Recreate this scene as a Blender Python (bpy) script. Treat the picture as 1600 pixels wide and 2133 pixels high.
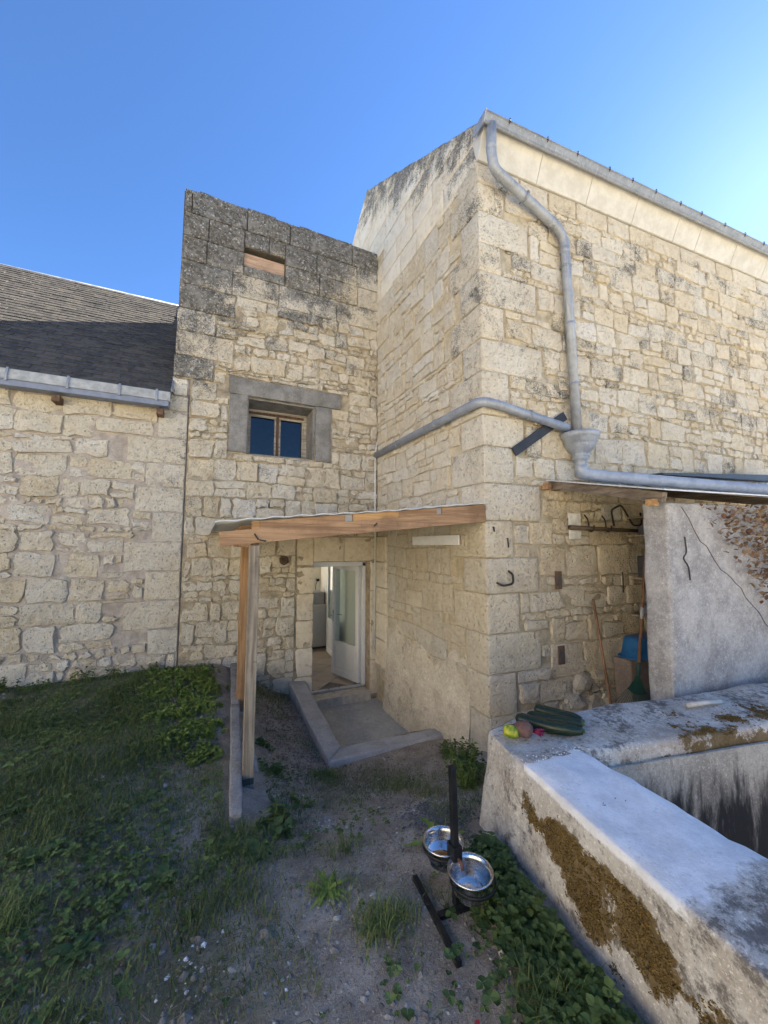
import bpy, bmesh, math, random
import numpy as np
from mathutils import Vector, noise as mnoise
R = math.radians
for _o in list(bpy.data.objects): bpy.data.objects.remove(_o)
scene = bpy.context.scene
COL = scene.collection

# ------------------------------------------------------------------ camera
CAMZ = 2.43; YAW = R(25.0); PITCH = R(4.9)
cd = bpy.data.cameras.new('camera'); cam = bpy.data.objects.new('camera', cd); COL.objects.link(cam)
cd.sensor_fit = 'HORIZONTAL'; cd.sensor_width = 36.0; cd.lens = 18.0
cd.clip_start = 0.05; cd.clip_end = 3000
cam.location = (0, 0, CAMZ); cam.rotation_euler = (R(90) + PITCH, 0, -YAW)
scene.camera = cam

# ------------------------------------------------------------------ sky, sun, exposure
SUN_AZ = R(75.0); SUN_EL = R(33.0)          # azimuth measured from +Y towards +X
w = bpy.data.worlds.new('World'); scene.world = w; w.use_nodes = True
nt = w.node_tree; nt.nodes.clear()
sky = nt.nodes.new('ShaderNodeTexSky'); sky.sky_type = 'NISHITA'; sky.sun_disc = False
sky.sun_elevation = SUN_EL; sky.sun_rotation = SUN_AZ
sky.altitude = 100; sky.air_density = 1.0; sky.dust_density = 0.14; sky.ozone_density = 10.0
bg = nt.nodes.new('ShaderNodeBackground'); bg.inputs['Strength'].default_value = 0.05
wo = nt.nodes.new('ShaderNodeOutputWorld')
nt.links.new(sky.outputs[0], bg.inputs[0]); nt.links.new(bg.outputs[0], wo.inputs[0])
sd = bpy.data.lights.new('sun', 'SUN'); sd.energy = 5.0; sd.angle = R(0.5); sd.color = (1.0, 0.93, 0.82)
so = bpy.data.objects.new('sun', sd); COL.objects.link(so)
sdir = Vector((math.cos(SUN_EL)*math.sin(SUN_AZ), math.cos(SUN_EL)*math.cos(SUN_AZ), math.sin(SUN_EL)))
so.rotation_euler = (-sdir).to_track_quat('-Z', 'Y').to_euler(); so.location = (40, 10, 40)
vs = scene.view_settings; vs.view_transform = 'Standard'; vs.look = 'None'; vs.gamma = 1.0; vs.use_curve_mapping = False
vs.exposure = 2.62
scene.cycles.max_bounces = 8; scene.cycles.diffuse_bounces = 4; scene.cycles.transparent_max_bounces = 8

# ------------------------------------------------------------------ object helpers
WL = {}
def tag(o, label=None, cat=None, group=None, kind=None):
    if label: o['label'] = label
    if cat: o['category'] = cat
    if group: o['group'] = group
    if kind: o['kind'] = kind
    return o
def thing(name, loc, label, cat, group=None):
    o = bpy.data.objects.new(name, None); COL.objects.link(o)
    o.location = loc; o.empty_display_size = 0.1; WL[o.name] = Vector(loc)
    return tag(o, label, cat, group)
def obj(name, V, F, mat, parent=None, smooth=False, tone=None, origin=None):
    V = np.asarray(V, dtype=np.float64).reshape(-1, 3)
    c = Vector(origin) if origin is not None else Vector(((V.min(0) + V.max(0)) / 2).tolist())
    me = bpy.data.meshes.new(name)
    L = V - np.array(c)
    me.from_pydata([tuple(v) for v in L.tolist()], [], [list(map(int, f)) for f in F])
    if smooth: me.polygons.foreach_set('use_smooth', [True] * len(me.polygons))
    if tone is not None:
        a = me.attributes.new('tone', 'FLOAT', 'FACE')
        arr = np.full(len(me.polygons), tone, dtype=np.float32) if np.isscalar(tone) else np.asarray(tone, dtype=np.float32)
        a.data.foreach_set('value', arr)
    if mat is not None: me.materials.append(mat)
    o = bpy.data.objects.new(name, me); COL.objects.link(o)
    pl = Vector((0, 0, 0))
    if parent is not None:
        o.parent = parent; pl = WL[parent.name]
    o.location = c - pl; WL[o.name] = c
    return o
class MB:
    """collects faces of several shapes into one mesh"""
    def __init__(s): s.V = []; s.F = []; s.T = []
    def add(s, V, F, tone=0.5):
        k = len(s.V); s.V += [tuple(v) for v in V]; s.F += [[i + k for i in f] for f in F]; s.T += [tone] * len(F); return s
    def box(s, a, b, tone=0.5):
        (x0, y0, z0), (x1, y1, z1) = a, b
        return s.add([(x0,y0,z0),(x1,y0,z0),(x1,y1,z0),(x0,y1,z0),(x0,y0,z1),(x1,y0,z1),(x1,y1,z1),(x0,y1,z1)],
              [(0,3,2,1),(4,5,6,7),(0,1,5,4),(1,2,6,5),(2,3,7,6),(3,0,4,7)], tone)
    def hexa(s, P, tone=0.5):
        return s.add(P, [(0,3,2,1),(4,5,6,7),(0,1,5,4),(1,2,6,5),(2,3,7,6),(3,0,4,7)], tone)
    def beam(s, p, q, wd, ht, up=(0,0,1), tone=0.5):
        p = Vector(p); q = Vector(q); d = (q - p).normalized(); u = Vector(up)
        sx = d.cross(u).normalized(); u = sx.cross(d).normalized()
        P = []
        for e in (p, q):
            for a, b in ((-1,-1),(1,-1),(1,1),(-1,1)): P.append(e + sx*(a*wd/2) + u*(b*ht/2))
        return s.add(P, [(0,1,2,3),(7,6,5,4),(0,4,5,1),(1,5,6,2),(2,6,7,3),(3,7,4,0)], tone)
    def tube(s, pts, r, n=10, tone=0.5, cap=True):
        pts = [Vector(p) for p in pts]; m = len(pts)
        rs = r if isinstance(r, (list, tuple)) else [r]*m
        T = [(pts[min(i+1, m-1)] - pts[max(i-1, 0)]).normalized() for i in range(m)]
        u = T[0].orthogonal().normalized(); V = []; F = []
        for i in range(m):
            u = (u - T[i]*u.dot(T[i])).normalized(); v = T[i].cross(u)
            for k in range(n):
                a = 2*math.pi*k/n; V.append(pts[i] + (u*math.cos(a) + v*math.sin(a))*rs[i])
        for i in range(m-1):
            for k in range(n):
                F.append((i*n+k, i*n+(k+1)%n, (i+1)*n+(k+1)%n, (i+1)*n+k))
        if cap: F.append(tuple(range(n-1,-1,-1))); F.append(tuple((m-1)*n+k for k in range(n)))
        return s.add(V, F, tone)
    def lathe(s, prof, c, n=24, tone=0.5):
        V = []; F = []; m = len(prof)
        for r, z in prof:
            for k in range(n):
                a = 2*math.pi*k/n; V.append((c[0]+r*math.cos(a), c[1]+r*math.sin(a), c[2]+z))
        for i in range(m-1):
            for k in range(n): F.append((i*n+k, i*n+(k+1)%n, (i+1)*n+(k+1)%n, (i+1)*n+k))
        return s.add(V, F, tone)
    def build(s, name, mat, parent=None, smooth=False, origin=None):
        return obj(name, s.V, s.F, mat, parent, smooth, s.T, origin)
def bevel_obj(o, w=0.004, seg=2):
    bm = bmesh.new(); bm.from_mesh(o.data)
    bmesh.ops.remove_doubles(bm, verts=bm.verts, dist=1e-5)
    bmesh.ops.bevel(bm, geom=[e for e in bm.edges if len(e.link_faces) == 2 and e.calc_face_angle(0) > 0.4], offset=w, segments=seg, affect='EDGES', profile=0.5)
    bm.to_mesh(o.data); bm.free(); return o
def rough_obj(o, cuts=6, amp=0.01, scale=4.0, bev=0.02, seed=0, amp2=0.0, sharp=50):
    bm = bmesh.new(); bm.from_mesh(o.data)
    bmesh.ops.remove_doubles(bm, verts=bm.verts, dist=1e-5)
    if bev: bmesh.ops.bevel(bm, geom=[e for e in bm.edges], offset=bev, segments=2, affect='EDGES', profile=0.5)
    for _ in range(cuts):
        L = [e for e in bm.edges if e.calc_length() > 0.09]
        if not L: break
        bmesh.ops.subdivide_edges(bm, edges=L, cuts=1, use_grid_fill=True)
        if len(bm.verts) > 30000: break
    bmesh.ops.triangulate(bm, faces=[f for f in bm.faces if len(f.verts) > 4])
    bm.normal_update(); off = Vector((seed*7.3, seed*3.1, seed*1.7))
    D = []
    for v in bm.verts:
        p = v.co + Vector(o.location) + off
        D.append(v.normal * (amp*mnoise.noise(p*scale) + (amp2*mnoise.noise(p*scale*4) if amp2 else 0)))
    for v, d in zip(bm.verts, D): v.co += d
    for f in bm.faces: f.smooth = True
    bm.to_mesh(o.data); bm.free(); o.data.set_sharp_from_angle(angle=R(sharp)); return o
def resample(P, n):
    P = [Vector(p) for p in P]; L = [0.0]
    for a, b in zip(P, P[1:]): L.append(L[-1] + (b-a).length)
    out = []; k = 0
    for i in range(n):
        d = L[-1]*i/(n-1)
        while k < len(L)-2 and L[k+1] < d: k += 1
        out.append(P[k].lerp(P[k+1], (d-L[k])/max(1e-9, L[k+1]-L[k])))
    return out
def arc_path(pts, rad=0.12, n=5):
    """polyline with rounded corners"""
    pts = [Vector(p) for p in pts]; out = [pts[0]]
    for a, b, c in zip(pts, pts[1:], pts[2:]):
        d1 = (a-b); d2 = (c-b); r = min(rad, d1.length*0.45, d2.length*0.45)
        p = b + d1.normalized()*r; q = b + d2.normalized()*r
        for i in range(n+1):
            t = i/n; out.append(p*(1-t)**2 + b*2*t*(1-t) + q*t*t)
    out.append(pts[-1]); return out

# ------------------------------------------------------------------ material helpers
class Mt:
    def __init__(s, name):
        s.m = bpy.data.materials.new(name); s.m.use_nodes = True
        s.t = s.m.node_tree; s.t.nodes.clear()
        s.out = s.t.nodes.new('ShaderNodeOutputMaterial'); s.b = s.t.nodes.new('ShaderNodeBsdfPrincipled')
        s.t.links.new(s.b.outputs[0], s.out.inputs['Surface'])
        s.pos = s.t.nodes.new('ShaderNodeNewGeometry').outputs['Position']
        sp = s.n('ShaderNodeSeparateXYZ', Vector=s.pos); s.x, s.y, s.z = sp.outputs
    def n(s, typ, **kw):
        nd = s.t.nodes.new(typ)
        for k, v in kw.items():
            if hasattr(nd, k) and not k[0].isupper() and k not in ('Vector',): setattr(nd, k, v)
            else: s.set(nd.inputs[k], v)
        return nd
    def set(s, sock, v):
        if isinstance(v, bpy.types.NodeSocket): s.t.links.new(v, sock)
        elif isinstance(v, (tuple, list)) and len(v) == 3 and sock.type == 'RGBA': sock.default_value = (*v, 1)
        else: sock.default_value = v
    def noise(s, scale, detail=4, rough=0.6, vec=None, dist=0.0):
        return s.n('ShaderNodeTexNoise', Vector=vec or s.pos, Scale=scale, Detail=detail, Roughness=rough, Distortion=dist).outputs['Fac']
    def scaled(s, v):
        return s.n('ShaderNodeVectorMath', operation='MULTIPLY').outputs[0] if False else s._vm('MULTIPLY', s.pos, v)
    def _vm(s, op, a, b):
        nd = s.t.nodes.new('ShaderNodeVectorMath'); nd.operation = op
        s.set(nd.inputs[0], a); s.set(nd.inputs[1], b); return nd.outputs[0]
    def vor(s, scale, feature='F1', vec=None):
        nd = s.t.nodes.new('ShaderNodeTexVoronoi'); nd.feature = feature
        s.set(nd.inputs['Vector'], vec or s.pos); nd.inputs['Scale'].default_value = scale
        return nd.outputs['Distance']
    def ma(s, op, a, b=0.0, clamp=False):
        nd = s.t.nodes.new('ShaderNodeMath'); nd.operation = op; nd.use_clamp = clamp
        s.set(nd.inputs[0], a); s.set(nd.inputs[1], b); return nd.outputs[0]
    def mr(s, v, a, b, c=0.0, d=1.0, smooth=True):
        nd = s.t.nodes.new('ShaderNodeMapRange'); nd.clamp = True
        nd.interpolation_type = 'SMOOTHSTEP' if smooth else 'LINEAR'
        for i, q in enumerate((v, a, b, c, d)): s.set(nd.inputs[i], q)
        return nd.outputs[0]
    def mix(s, f, a, b, blend='MIX'):
        nd = s.t.nodes.new('ShaderNodeMix'); nd.data_type = 'RGBA'; nd.blend_type = blend
        s.set(nd.inputs[0], f); s.set(nd.inputs[6], a); s.set(nd.inputs[7], b); return nd.outputs[2]
    def ramp(s, f, stops):
        nd = s.t.nodes.new('ShaderNodeValToRGB'); s.set(nd.inputs[0], f); e = nd.color_ramp.elements
        while len(e) < len(stops): e.new(0.5)
        for el, (p, c) in zip(e, stops): el.position = p; el.color = (*c, 1)
        return nd.outputs[0]
    def attr(s, name):
        nd = s.t.nodes.new('ShaderNodeAttribute'); nd.attribute_name = name; return nd.outputs['Fac']
    def bump(s, h, strength=0.5, dist=0.01, normal=None):
        nd = s.t.nodes.new('ShaderNodeBump'); nd.inputs['Strength'].default_value = strength; nd.inputs['Distance'].default_value = dist
        s.set(nd.inputs['Height'], h)
        if normal is not None: s.set(nd.inputs['Normal'], normal)
        return nd.outputs[0]
    def done(s, col, rough=0.85, normal=None, metal=0.0, spec=0.3):
        s.set(s.b.inputs['Base Color'], col); s.set(s.b.inputs['Roughness'], rough); s.set(s.b.inputs['Metallic'], metal)
        s.b.inputs['Specular IOR Level'].default_value = spec
        if normal is not None: s.set(s.b.inputs['Normal'], normal)
        return s.m

def stone_mat(name, lichen=None, base=0.0, warm=1.0, smooth=False):
    """cream tuffeau limestone; lichen(m) gives the 0..1 amount of dark crust that has grown there"""
    m = Mt(name); t = m.attr('tone')
    c = m.ramp(t, [(0.0, (.64,.53,.355)), (0.3, (.75,.65,.475)), (0.6, (.78,.695,.54)), (0.85, (.71,.65,.53)), (1.0, (.80,.74,.62))])
    c = m.mix(m.mr(m.ma('FRACT', m.ma('MULTIPLY', t, 41.7)), .35, 1, 0, .42, False), c, (.60,.565,.495)); c = m.mix(m.mr(m.ma('FRACT', m.ma('MULTIPLY', t, 73.1)), .6, 1, 0, .4, False), c, (.66,.52,.31))
    n1 = m.noise(2.6, 5, .65); n2 = m.noise(14, 6, .7); n3 = m.noise(55, 4, .6)
    c = m.mix(m.mr(n1, .35, .7, 0, .5), c, (.54,.43,.275))
    c = m.mix(m.mr(n2, .42, .66, 0, .55), c, (.80,.72,.56))
    c = m.mix(m.mr(n2, .30, .44, .55, 0), c, (.36,.295,.20))
    # grey weathering crust
    nl = m.noise(3.3, 7, .72, dist=.4); sp = m.noise(62, 5, .8)
    am = m.ma('ADD', m.ma('ADD', nl, base), m.mr(m.ma('FRACT', m.ma('MULTIPLY', t, 17.3)), 0, 1, -.11, .11, False))
    if lichen is not None: am = m.ma('ADD', am, lichen(m))
    mask = m.mr(m.ma('ADD', am, m.ma('MULTIPLY', m.ma('SUBTRACT', sp, .5), .95)), .58, .80)
    crust = m.mix(m.mr(m.noise(21, 5, .7), .4, .62), (.040,.038,.034), (.17,.165,.15))
    crust = m.mix(m.mr(m.noise(5.5, 5, .7, dist=.5), .50, .62, 0, .6), crust, (.27,.265,.24))
    crust = m.mix(m.mr(m.noise(30, 3, .6, dist=.6), .585, .66, 0, .85), crust, (.56,.56,.53))
    c = m.mix(m.ma('MULTIPLY', mask, .88), c, crust)
    h = m.ma('ADD', m.ma('MULTIPLY', n2, 1.0), m.ma('MULTIPLY', n3, .35))
    pit = m.mr(m.vor(26), .05, .3)
    if not smooth: h = m.ma('ADD', h, m.ma('MULTIPLY', pit, .45))
    nb = m.bump(h, .5 if smooth else 1.0, .010 if smooth else .045)
    return m.done(c, .92, nb, spec=.12)
def mortar_mat(name, col=(.50,.42,.29), dark=(.30,.245,.165), lichen=None):
    m = Mt(name); n = m.noise(9, 6, .7); g = m.noise(70, 4, .7)
    c = m.mix(m.mr(n, .35, .65), dark, col); c = m.mix(m.mr(g, .5, .75, 0, .5), c, (.60,.54,.43))
    if lichen is not None:
        c = m.mix(m.mr(m.ma('ADD', m.noise(3.3, 7, .72), lichen(m)), .6, .8, 0, .85), c, (.075,.07,.062))
    return m.done(c, .95, m.bump(m.ma('ADD', n, m.ma('MULTIPLY', g, .4)), .9, .02), spec=.08)
def plain(name, col, rough=.6, metal=0.0, var=.25, scale=12, bump=.2, spec=.3, dist=.003):
    m = Mt(name); n = m.noise(scale, 5, .65)
    d = tuple(q*(1-var) for q in col); l = tuple(min(1, q*(1+var*.6)) for q in col)
    return m.done(m.mix(m.mr(n, .3, .7), d, l), m.mr(n, .3, .7, max(0, rough-.08), min(1, rough+.08)), m.bump(m.noise(scale*5, 4), bump, dist) if bump else None, metal, spec)
def concrete(name, a=(.36,.345,.315), b=(.22,.21,.19), speck=True, coarse=60, stain=None):
    m = Mt(name); n = m.noise(4, 7, .7); g = m.noise(coarse, 5, .75)
    c = m.mix(m.mr(n, .35, .65), b, a); c = m.mix(m.mr(g, .52, .70, 0, .6), c, tuple(min(1, q*1.5) for q in a))
    c = m.mix(m.mr(g, .30, .45, .6, 0), c, tuple(q*.5 for q in b))
    if speck:
        s2 = m.noise(95, 3, .6); c = m.mix(m.mr(s2, .60, .68, 0, .55), c, tuple(min(1, q*1.7) for q in a)); c = m.mix(m.mr(s2, .30, .38, .55, 0), c, tuple(q*.4 for q in b))
    if stain: c = stain(m, c)
    return m.done(c, .92, m.bump(m.ma('ADD', g, m.ma('MULTIPLY', n, .6)), .7, .008), spec=.15)
def wood(name, a, b, axis='x', scale=1.0, grey=0.0):
    m = Mt(name)
    st = {'x': (1.2, 30, 30), 'y': (30, 1.2, 30), 'z': (30, 30, 1.2)}[axis]
    v = m.scaled(tuple(q*scale for q in st)); n = m.noise(1.0, 6, .7, vec=v, dist=.5); n2 = m.noise(3, 4)
    c = m.mix(m.mr(n, .38, .62), tuple(q*.8 for q in b), tuple(q*1.08 for q in a)); c = m.mix(m.mr(n2, .45, .68, 0, .55), c, tuple(q*.5 for q in b))
    c = m.mix(m.mr(m.noise(9, 5, .75, dist=1.0), .60, .68, 0, .5), c, (.06,.045,.035))
    t = m.attr('tone'); c = m.mix(m.mr(t, 0, 1, .35, 0, False), c, tuple(q*.5 for q in b))
    if grey: c = m.mix(grey, c, (.30,.28,.25))
    return m.done(c, .75, m.bump(n, .4, .004), spec=.25)
def leafmat(name, a, b, rough=.55):
    m = Mt(name); t = m.attr('tone'); n = m.noise(1.7, 3)
    c = m.mix(t, a, b); c = m.mix(m.mr(n, .4, .7, 0, .45), c, tuple(q*.55 for q in a))
    m.b.inputs['Subsurface Weight'].default_value = 0
    return m.done(c, rough, spec=.25)
def zincmat(name, col=(.34,.36,.385), rough=.5):
    m = Mt(name); n = m.noise(6, 6, .7); s = m.noise(1.0, 4, .6, vec=m.scaled((40, 40, 2.5)))
    c = m.mix(m.mr(n, .3, .7), tuple(q*.72 for q in col), tuple(q*1.12 for q in col)); c = m.mix(m.mr(s, .52, .72, 0, .5), c, (.5,.51,.52)); c = m.mix(m.mr(m.noise(14, 6, .75, dist=.6), .56, .68, 0, .5), c, tuple(q*.5 for q in col))
    return m.done(c, m.mr(n, .3, .7, rough-.1, rough+.15), m.bump(m.ma('ADD', m.noise(30), m.ma('MULTIPLY', m.noise(7, 3), 1.5)), .22, .003), .32, .35)

# ------------------------------------------------------------------ masonry helpers
class Frame:
    def __init__(s, O, U, N): s.O = Vector(O); s.U = Vector(U); s.N = Vector(N)
    def P(s, a, t, n=0.0): return s.O + s.U*a + Vector((0, 0, t)) + s.N*n
def clip_half(poly, p, d):
    """keep the side where (q-p).d >= 0"""
    out = []
    for i in range(len(poly)):
        a = poly[i]; b = poly[(i+1) % len(poly)]
        da = (a[0]-p[0])*d[0] + (a[1]-p[1])*d[1]; db = (b[0]-p[0])*d[0] + (b[1]-p[1])*d[1]
        if da >= 0: out.append(a)
        if da*db < 0:
            k = da/(da-db); out.append((a[0]+(b[0]-a[0])*k, a[1]+(b[1]-a[1])*k))
    return out
def area(p): return abs(sum(p[i][0]*p[(i+1)%len(p)][1] - p[(i+1)%len(p)][0]*p[i][1] for i in range(len(p))))/2
def cut_holes(poly, holes, gap=.008):
    for (a0, a1, b0, b1) in holes:
        xs = [q[0] for q in poly]; ys = [q[1] for q in poly]
        if not xs: return []
        ov = [(max(xs)-a0, (a0-gap, 0), (-1, 0)), (a1-min(xs), (a1+gap, 0), (1, 0)), (max(ys)-b0, (0, b0-gap), (0, -1)), (b1-min(ys), (0, b1+gap), (0, 1))]
        if min(o[0] for o in ov) <= 0: continue
        k = min(ov, key=lambda o: o[0]); poly = clip_half(poly, k[1], k[2])
    return poly
def cell_poly(rng, c00, c10, c11, c01, joint, jit, rnd):
    """irregular rounded quad, corners bl br tr tl"""
    def lerp(a, b, t): return (a[0]+(b[0]-a[0])*t, a[1]+(b[1]-a[1])*t)
    cs = [c00, c10, c11, c01]; cx = sum(c[0] for c in cs)/4; cy = sum(c[1] for c in cs)/4
    W = abs(c10[0]-c00[0]); H = abs(c01[1]-c00[1]); j = min(joint, W*.15, H*.15)
    q = [(c[0] + (j if c[0] < cx else -j), c[1] + (j if c[1] < cy else -j)) for c in cs]
    pts = []
    for i in range(4):
        a, b = q[i], q[(i+1) % 4]; L = math.hypot(b[0]-a[0], b[1]-a[1])
        r = min(rnd*rng.uniform(.4, 1.5)/L, .3); r2 = min(rnd*rng.uniform(.4, 1.5)/L, .3)
        ts = [r, .5 + rng.uniform(-.1, .1), 1-r2] if L < .16 else [r, .33, .66, 1-r2]
        for t in ts:
            p = lerp(a, b, t); pts.append((p[0]+rng.uniform(-jit, jit), p[1]+rng.uniform(-jit, jit)))
    return pts
def rubble(rng, s0, s1, t0, t1, holes=(), clips=(), rows=(.2, .36), thin=.4, widths=(.22, .55), joint=.009, jit=.008, rnd=.035, wave=.025, split=.3):
    lines = [t0]; thins = []
    while lines[-1] < t1 - .05:
        isthin = rng.random() < thin and (not thins or not thins[-1])
        h = rng.uniform(.07, .13) if isthin else rng.uniform(*rows)
        if lines[-1] + h > t1 - .12: h = t1 - lines[-1]; isthin = h < .14
        lines.append(lines[-1] + h); thins.append(isthin)
    ph = [rng.uniform(0, 99) for _ in lines]
    def ln(k, s): return lines[k] + (0 if k in (0, len(lines)-1) else wave*mnoise.noise(Vector((s*1.3, ph[k], 0)))*2)
    out = []
    for k in range(len(lines)-1):
        s = s0 - rng.uniform(0, .25); h = lines[k+1]-lines[k]
        while s < s1:
            wd = rng.uniform(.10, .26) if thins[k] else rng.uniform(*widths)*rng.choice((.75, 1, 1, 1.2))
            e = s + wd; tl = rng.uniform(-.03, .03)*h/.3
            a, b = max(s, s0), min(e, s1)
            if s1 - b < .1: b = s1; e = s1 + 1
            if b - a > .04:
                bl, br, tr, tlp = (a, ln(k, a)), (b, ln(k, b)), (b + (tl if b < s1 else 0), ln(k+1, b)), (a, ln(k+1, a))
                cells = []
                if not thins[k] and rng.random() < split and h > .2:
                    f = rng.uniform(.28, .72); ml = (a, bl[1]+(tlp[1]-bl[1])*f); mr_ = (b, br[1]+(tr[1]-br[1])*(f+rng.uniform(-.08, .08)))
                    for (c00, c10, c11, c01) in ((bl, br, mr_, ml), (ml, mr_, tr, tlp)):
                        hh = c01[1]-c00[1]
                        if hh < .14 and wd > .28 and rng.random() < .8:
                            g = rng.uniform(.35, .65); mb = ((a+b)*0+a+(b-a)*g, c00[1]+(c10[1]-c00[1])*g); mt = (mb[0]+rng.uniform(-.02,.02), c01[1]+(c11[1]-c01[1])*g)
                            cells += [(c00, mb, mt, c01), (mb, c10, c11, mt)]
                        else: cells.append((c00, c10, c11, c01))
                else: cells = [(bl, br, tr, tlp)]
                for c in cells:
                    p = cell_poly(rng, *c, joint*rng.uniform(.5, 1.7), jit, rnd)
                    for cp, cdir in clips: p = clip_half(p, cp, cdir) if p else p
                    p = cut_holes(p, holes) if p else p
                    if len(p) > 3 and area(p) > .0025: out.append(p)
            s = e + 0.0
    return out
def ashlar(rng, s0, s1, t0, t1, holes=(), clips=(), h=.34, widths=(.6, 1.0), joint=.004, jit=.002, rnd=.008):
    out = []; n = max(1, round((t1-t0)/h)); h = (t1-t0)/n
    for k in range(n):
        s = s0 - rng.uniform(0, widths[0])
        while s < s1:
            e = s + rng.uniform(*widths); a, b = max(s, s0), min(e, s1)
            if s1-b < .15: b = s1; e = s1+1
            if b-a > .05:
                y0 = t0+k*h; p = cell_poly(rng, (a, y0), (b, y0), (b, y0+h), (a, y0+h), joint, jit, rnd)
                for cp, cdir in clips: p = clip_half(p, cp, cdir) if p else p
                p = cut_holes(p, holes, .004) if p else p
                if len(p) > 3 and area(p) > .004: out.append(p)
            s = e
    return out
def stone_geo(rng, fr, poly, out, rough, back=.035):
    n = len(poly); cx = sum(p[0] for p in poly)/n; cy = sum(p[1] for p in poly)/n
    size = math.sqrt(area(poly)); tx = rng.uniform(-1, 1)*rough*1.2; ty = rng.uniform(-1, 1)*rough*1.2
    V = []; F = []; sd = Vector((rng.uniform(0, 50), rng.uniform(0, 50), 0))
    rings = [(0, -back), (0, out*.62), (.10*size, out*.92), (.24*size, out), (.40*size, out)]
    for k, (ins, nn) in enumerate(rings):
        for (x, y) in poly:
            dx, dy = x-cx, y-cy; L = math.hypot(dx, dy) + 1e-6; f = 1 - min(ins/L, .8)
            if k == 2: f = 1 - min(min(ins, .011)/L, .5)
            if k == 1: f = 1 - min(.003/L, .2)
            X, Y = cx+dx*f, cy+dy*f
            N = nn
            if k >= 2:
                N += rough*1.6*mnoise.noise(Vector((X*5, Y*5, 0))+sd) + rough*mnoise.noise(Vector((X*14, Y*14, 3))+sd) + (tx*dx + ty*dy)/size*f
            V.append(fr.P(X, Y, N))
    for k in range(len(rings)-1):
        for i in range(n):
            F.append((k*n+i, k*n+(i+1)%n, (k+1)*n+(i+1)%n, (k+1)*n+i))
    V.append(fr.P(cx, cy, out + rough*1.5*mnoise.noise(Vector((cx*5, cy*5, 0))+sd))); c = len(V)-1; k = len(rings)-1
    for i in range(n): F.append((k*n+i, k*n+(i+1)%n, c))
    return V, F
CAMP = Vector((0, 0, CAMZ))
def emit_stones(rng, parent, fr, polys, mat, out=(.008, .026), rough=.006, name='stone', maxn=300, tones=(0, 1), smooth=True, back=.035):
    if fr.U.cross(Vector((0, 0, 1))).dot(fr.N) < 0: polys = [p[::-1] for p in polys]
    def vis(p):
        c = fr.P(sum(q[0] for q in p)/len(p), sum(q[1] for q in p)/len(p)); d = c-CAMP
        f = d.x*math.sin(YAW)+d.y*math.cos(YAW); r = d.x*math.cos(YAW)-d.y*math.sin(YAW)
        return area(p)/max(f, .1)**2*(1 if f > 0 and abs(r) < f*1.02 else .01)
    polys = sorted(polys, key=vis, reverse=True); rest = MB()
    for i, p in enumerate(polys):
        V, F = stone_geo(rng, fr, p, rng.uniform(*out), rough, back); t = rng.uniform(*tones)
        if i < maxn: obj(name, V, F, mat, parent, smooth, t).data.set_sharp_from_angle(angle=R(34))
        else: rest.add(V, F, t)
    if rest.V:
        ro = tag(rest.build(name + '_infill', mat, parent, smooth), kind='stuff'); ro.data.set_sharp_from_angle(angle=R(34))
def wall_boxes(fr, s0, s1, t0, t1, thick, holes, n0=0.0, mb=None):
    """solid wall with openings, as blocks round the holes"""
    mb = mb or MB(); ss = sorted({s0, s1, *[q for h in holes for q in h[:2] if s0 < q < s1]}); ts = sorted({t0, t1, *[q for h in holes for q in h[2:] if t0 < q < t1]})
    def inside(a, b): return any(h[0] <= a <= h[1] and h[2] <= b <= h[3] for h in holes)
    G = [[not inside((ss[i]+ss[i+1])/2, (ts[j]+ts[j+1])/2) for j in range(len(ts)-1)] for i in range(len(ss)-1)]
    def q(*p): mb.add(p, [(0, 1, 2, 3)])
    for i in range(len(ss)-1):
        for j in range(len(ts)-1):
            if not G[i][j]: continue
            a, b, c, d = ss[i], ss[i+1], ts[j], ts[j+1]; P = fr.P
            q(P(a,c,n0), P(b,c,n0), P(b,d,n0), P(a,d,n0)); q(P(a,c,-thick), P(a,d,-thick), P(b,d,-thick), P(b,c,-thick))
            if i == 0 or not G[i-1][j]: q(P(a,c,n0), P(a,d,n0), P(a,d,-thick), P(a,c,-thick))
            if i == len(ss)-2 or not G[i+1][j]: q(P(b,c,n0), P(b,c,-thick), P(b,d,-thick), P(b,d,n0))
            if j == 0 or not G[i][j-1]: q(P(a,c,n0), P(a,c,-thick), P(b,c,-thick), P(b,c,n0))
            if j == len(ts)-2 or not G[i][j+1]: q(P(a,d,n0), P(b,d,n0), P(b,d,-thick), P(a,d,-thick))
    return mb
def mortar_skin(mb, fr, s0, s1, t0, t1, holes, base=.004, amp=.016, st=.04, seed=0.0, top=None):
    ns, nt_ = int((s1-s0)/st)+1, int((t1-t0)/st)+1; ids = {}; flip = fr.U.cross(Vector((0, 0, 1))).dot(fr.N) < 0
    def vid(i, j):
        if (i, j) not in ids:
            a = s0 + (s1-s0)*i/ns; b = t0 + (t1-t0)*j/nt_
            if top is not None: b = min(b, top(a))
            n = base + amp*mnoise.noise(Vector((a*4, b*4, seed))) + amp*.7*mnoise.noise(Vector((a*11, b*11, seed+7)))
            ids[(i, j)] = len(mb.V); mb.V.append(tuple(fr.P(a, b, n)))
        return ids[(i, j)]
    for i in range(ns):
        for j in range(nt_):
            a = s0 + (s1-s0)*(i+.5)/ns; b = t0 + (t1-t0)*(j+.5)/nt_
            if any(h[0]-.02 < a < h[1]+.02 and h[2]-.02 < b < h[3]+.02 for h in holes): continue
            if top is not None and b - st > top(a): continue
            f = [vid(i, j), vid(i+1, j), vid(i+1, j+1), vid(i, j+1)]; mb.F.append(f[::-1] if flip else f); mb.T.append(.5)
    return mb
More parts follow.
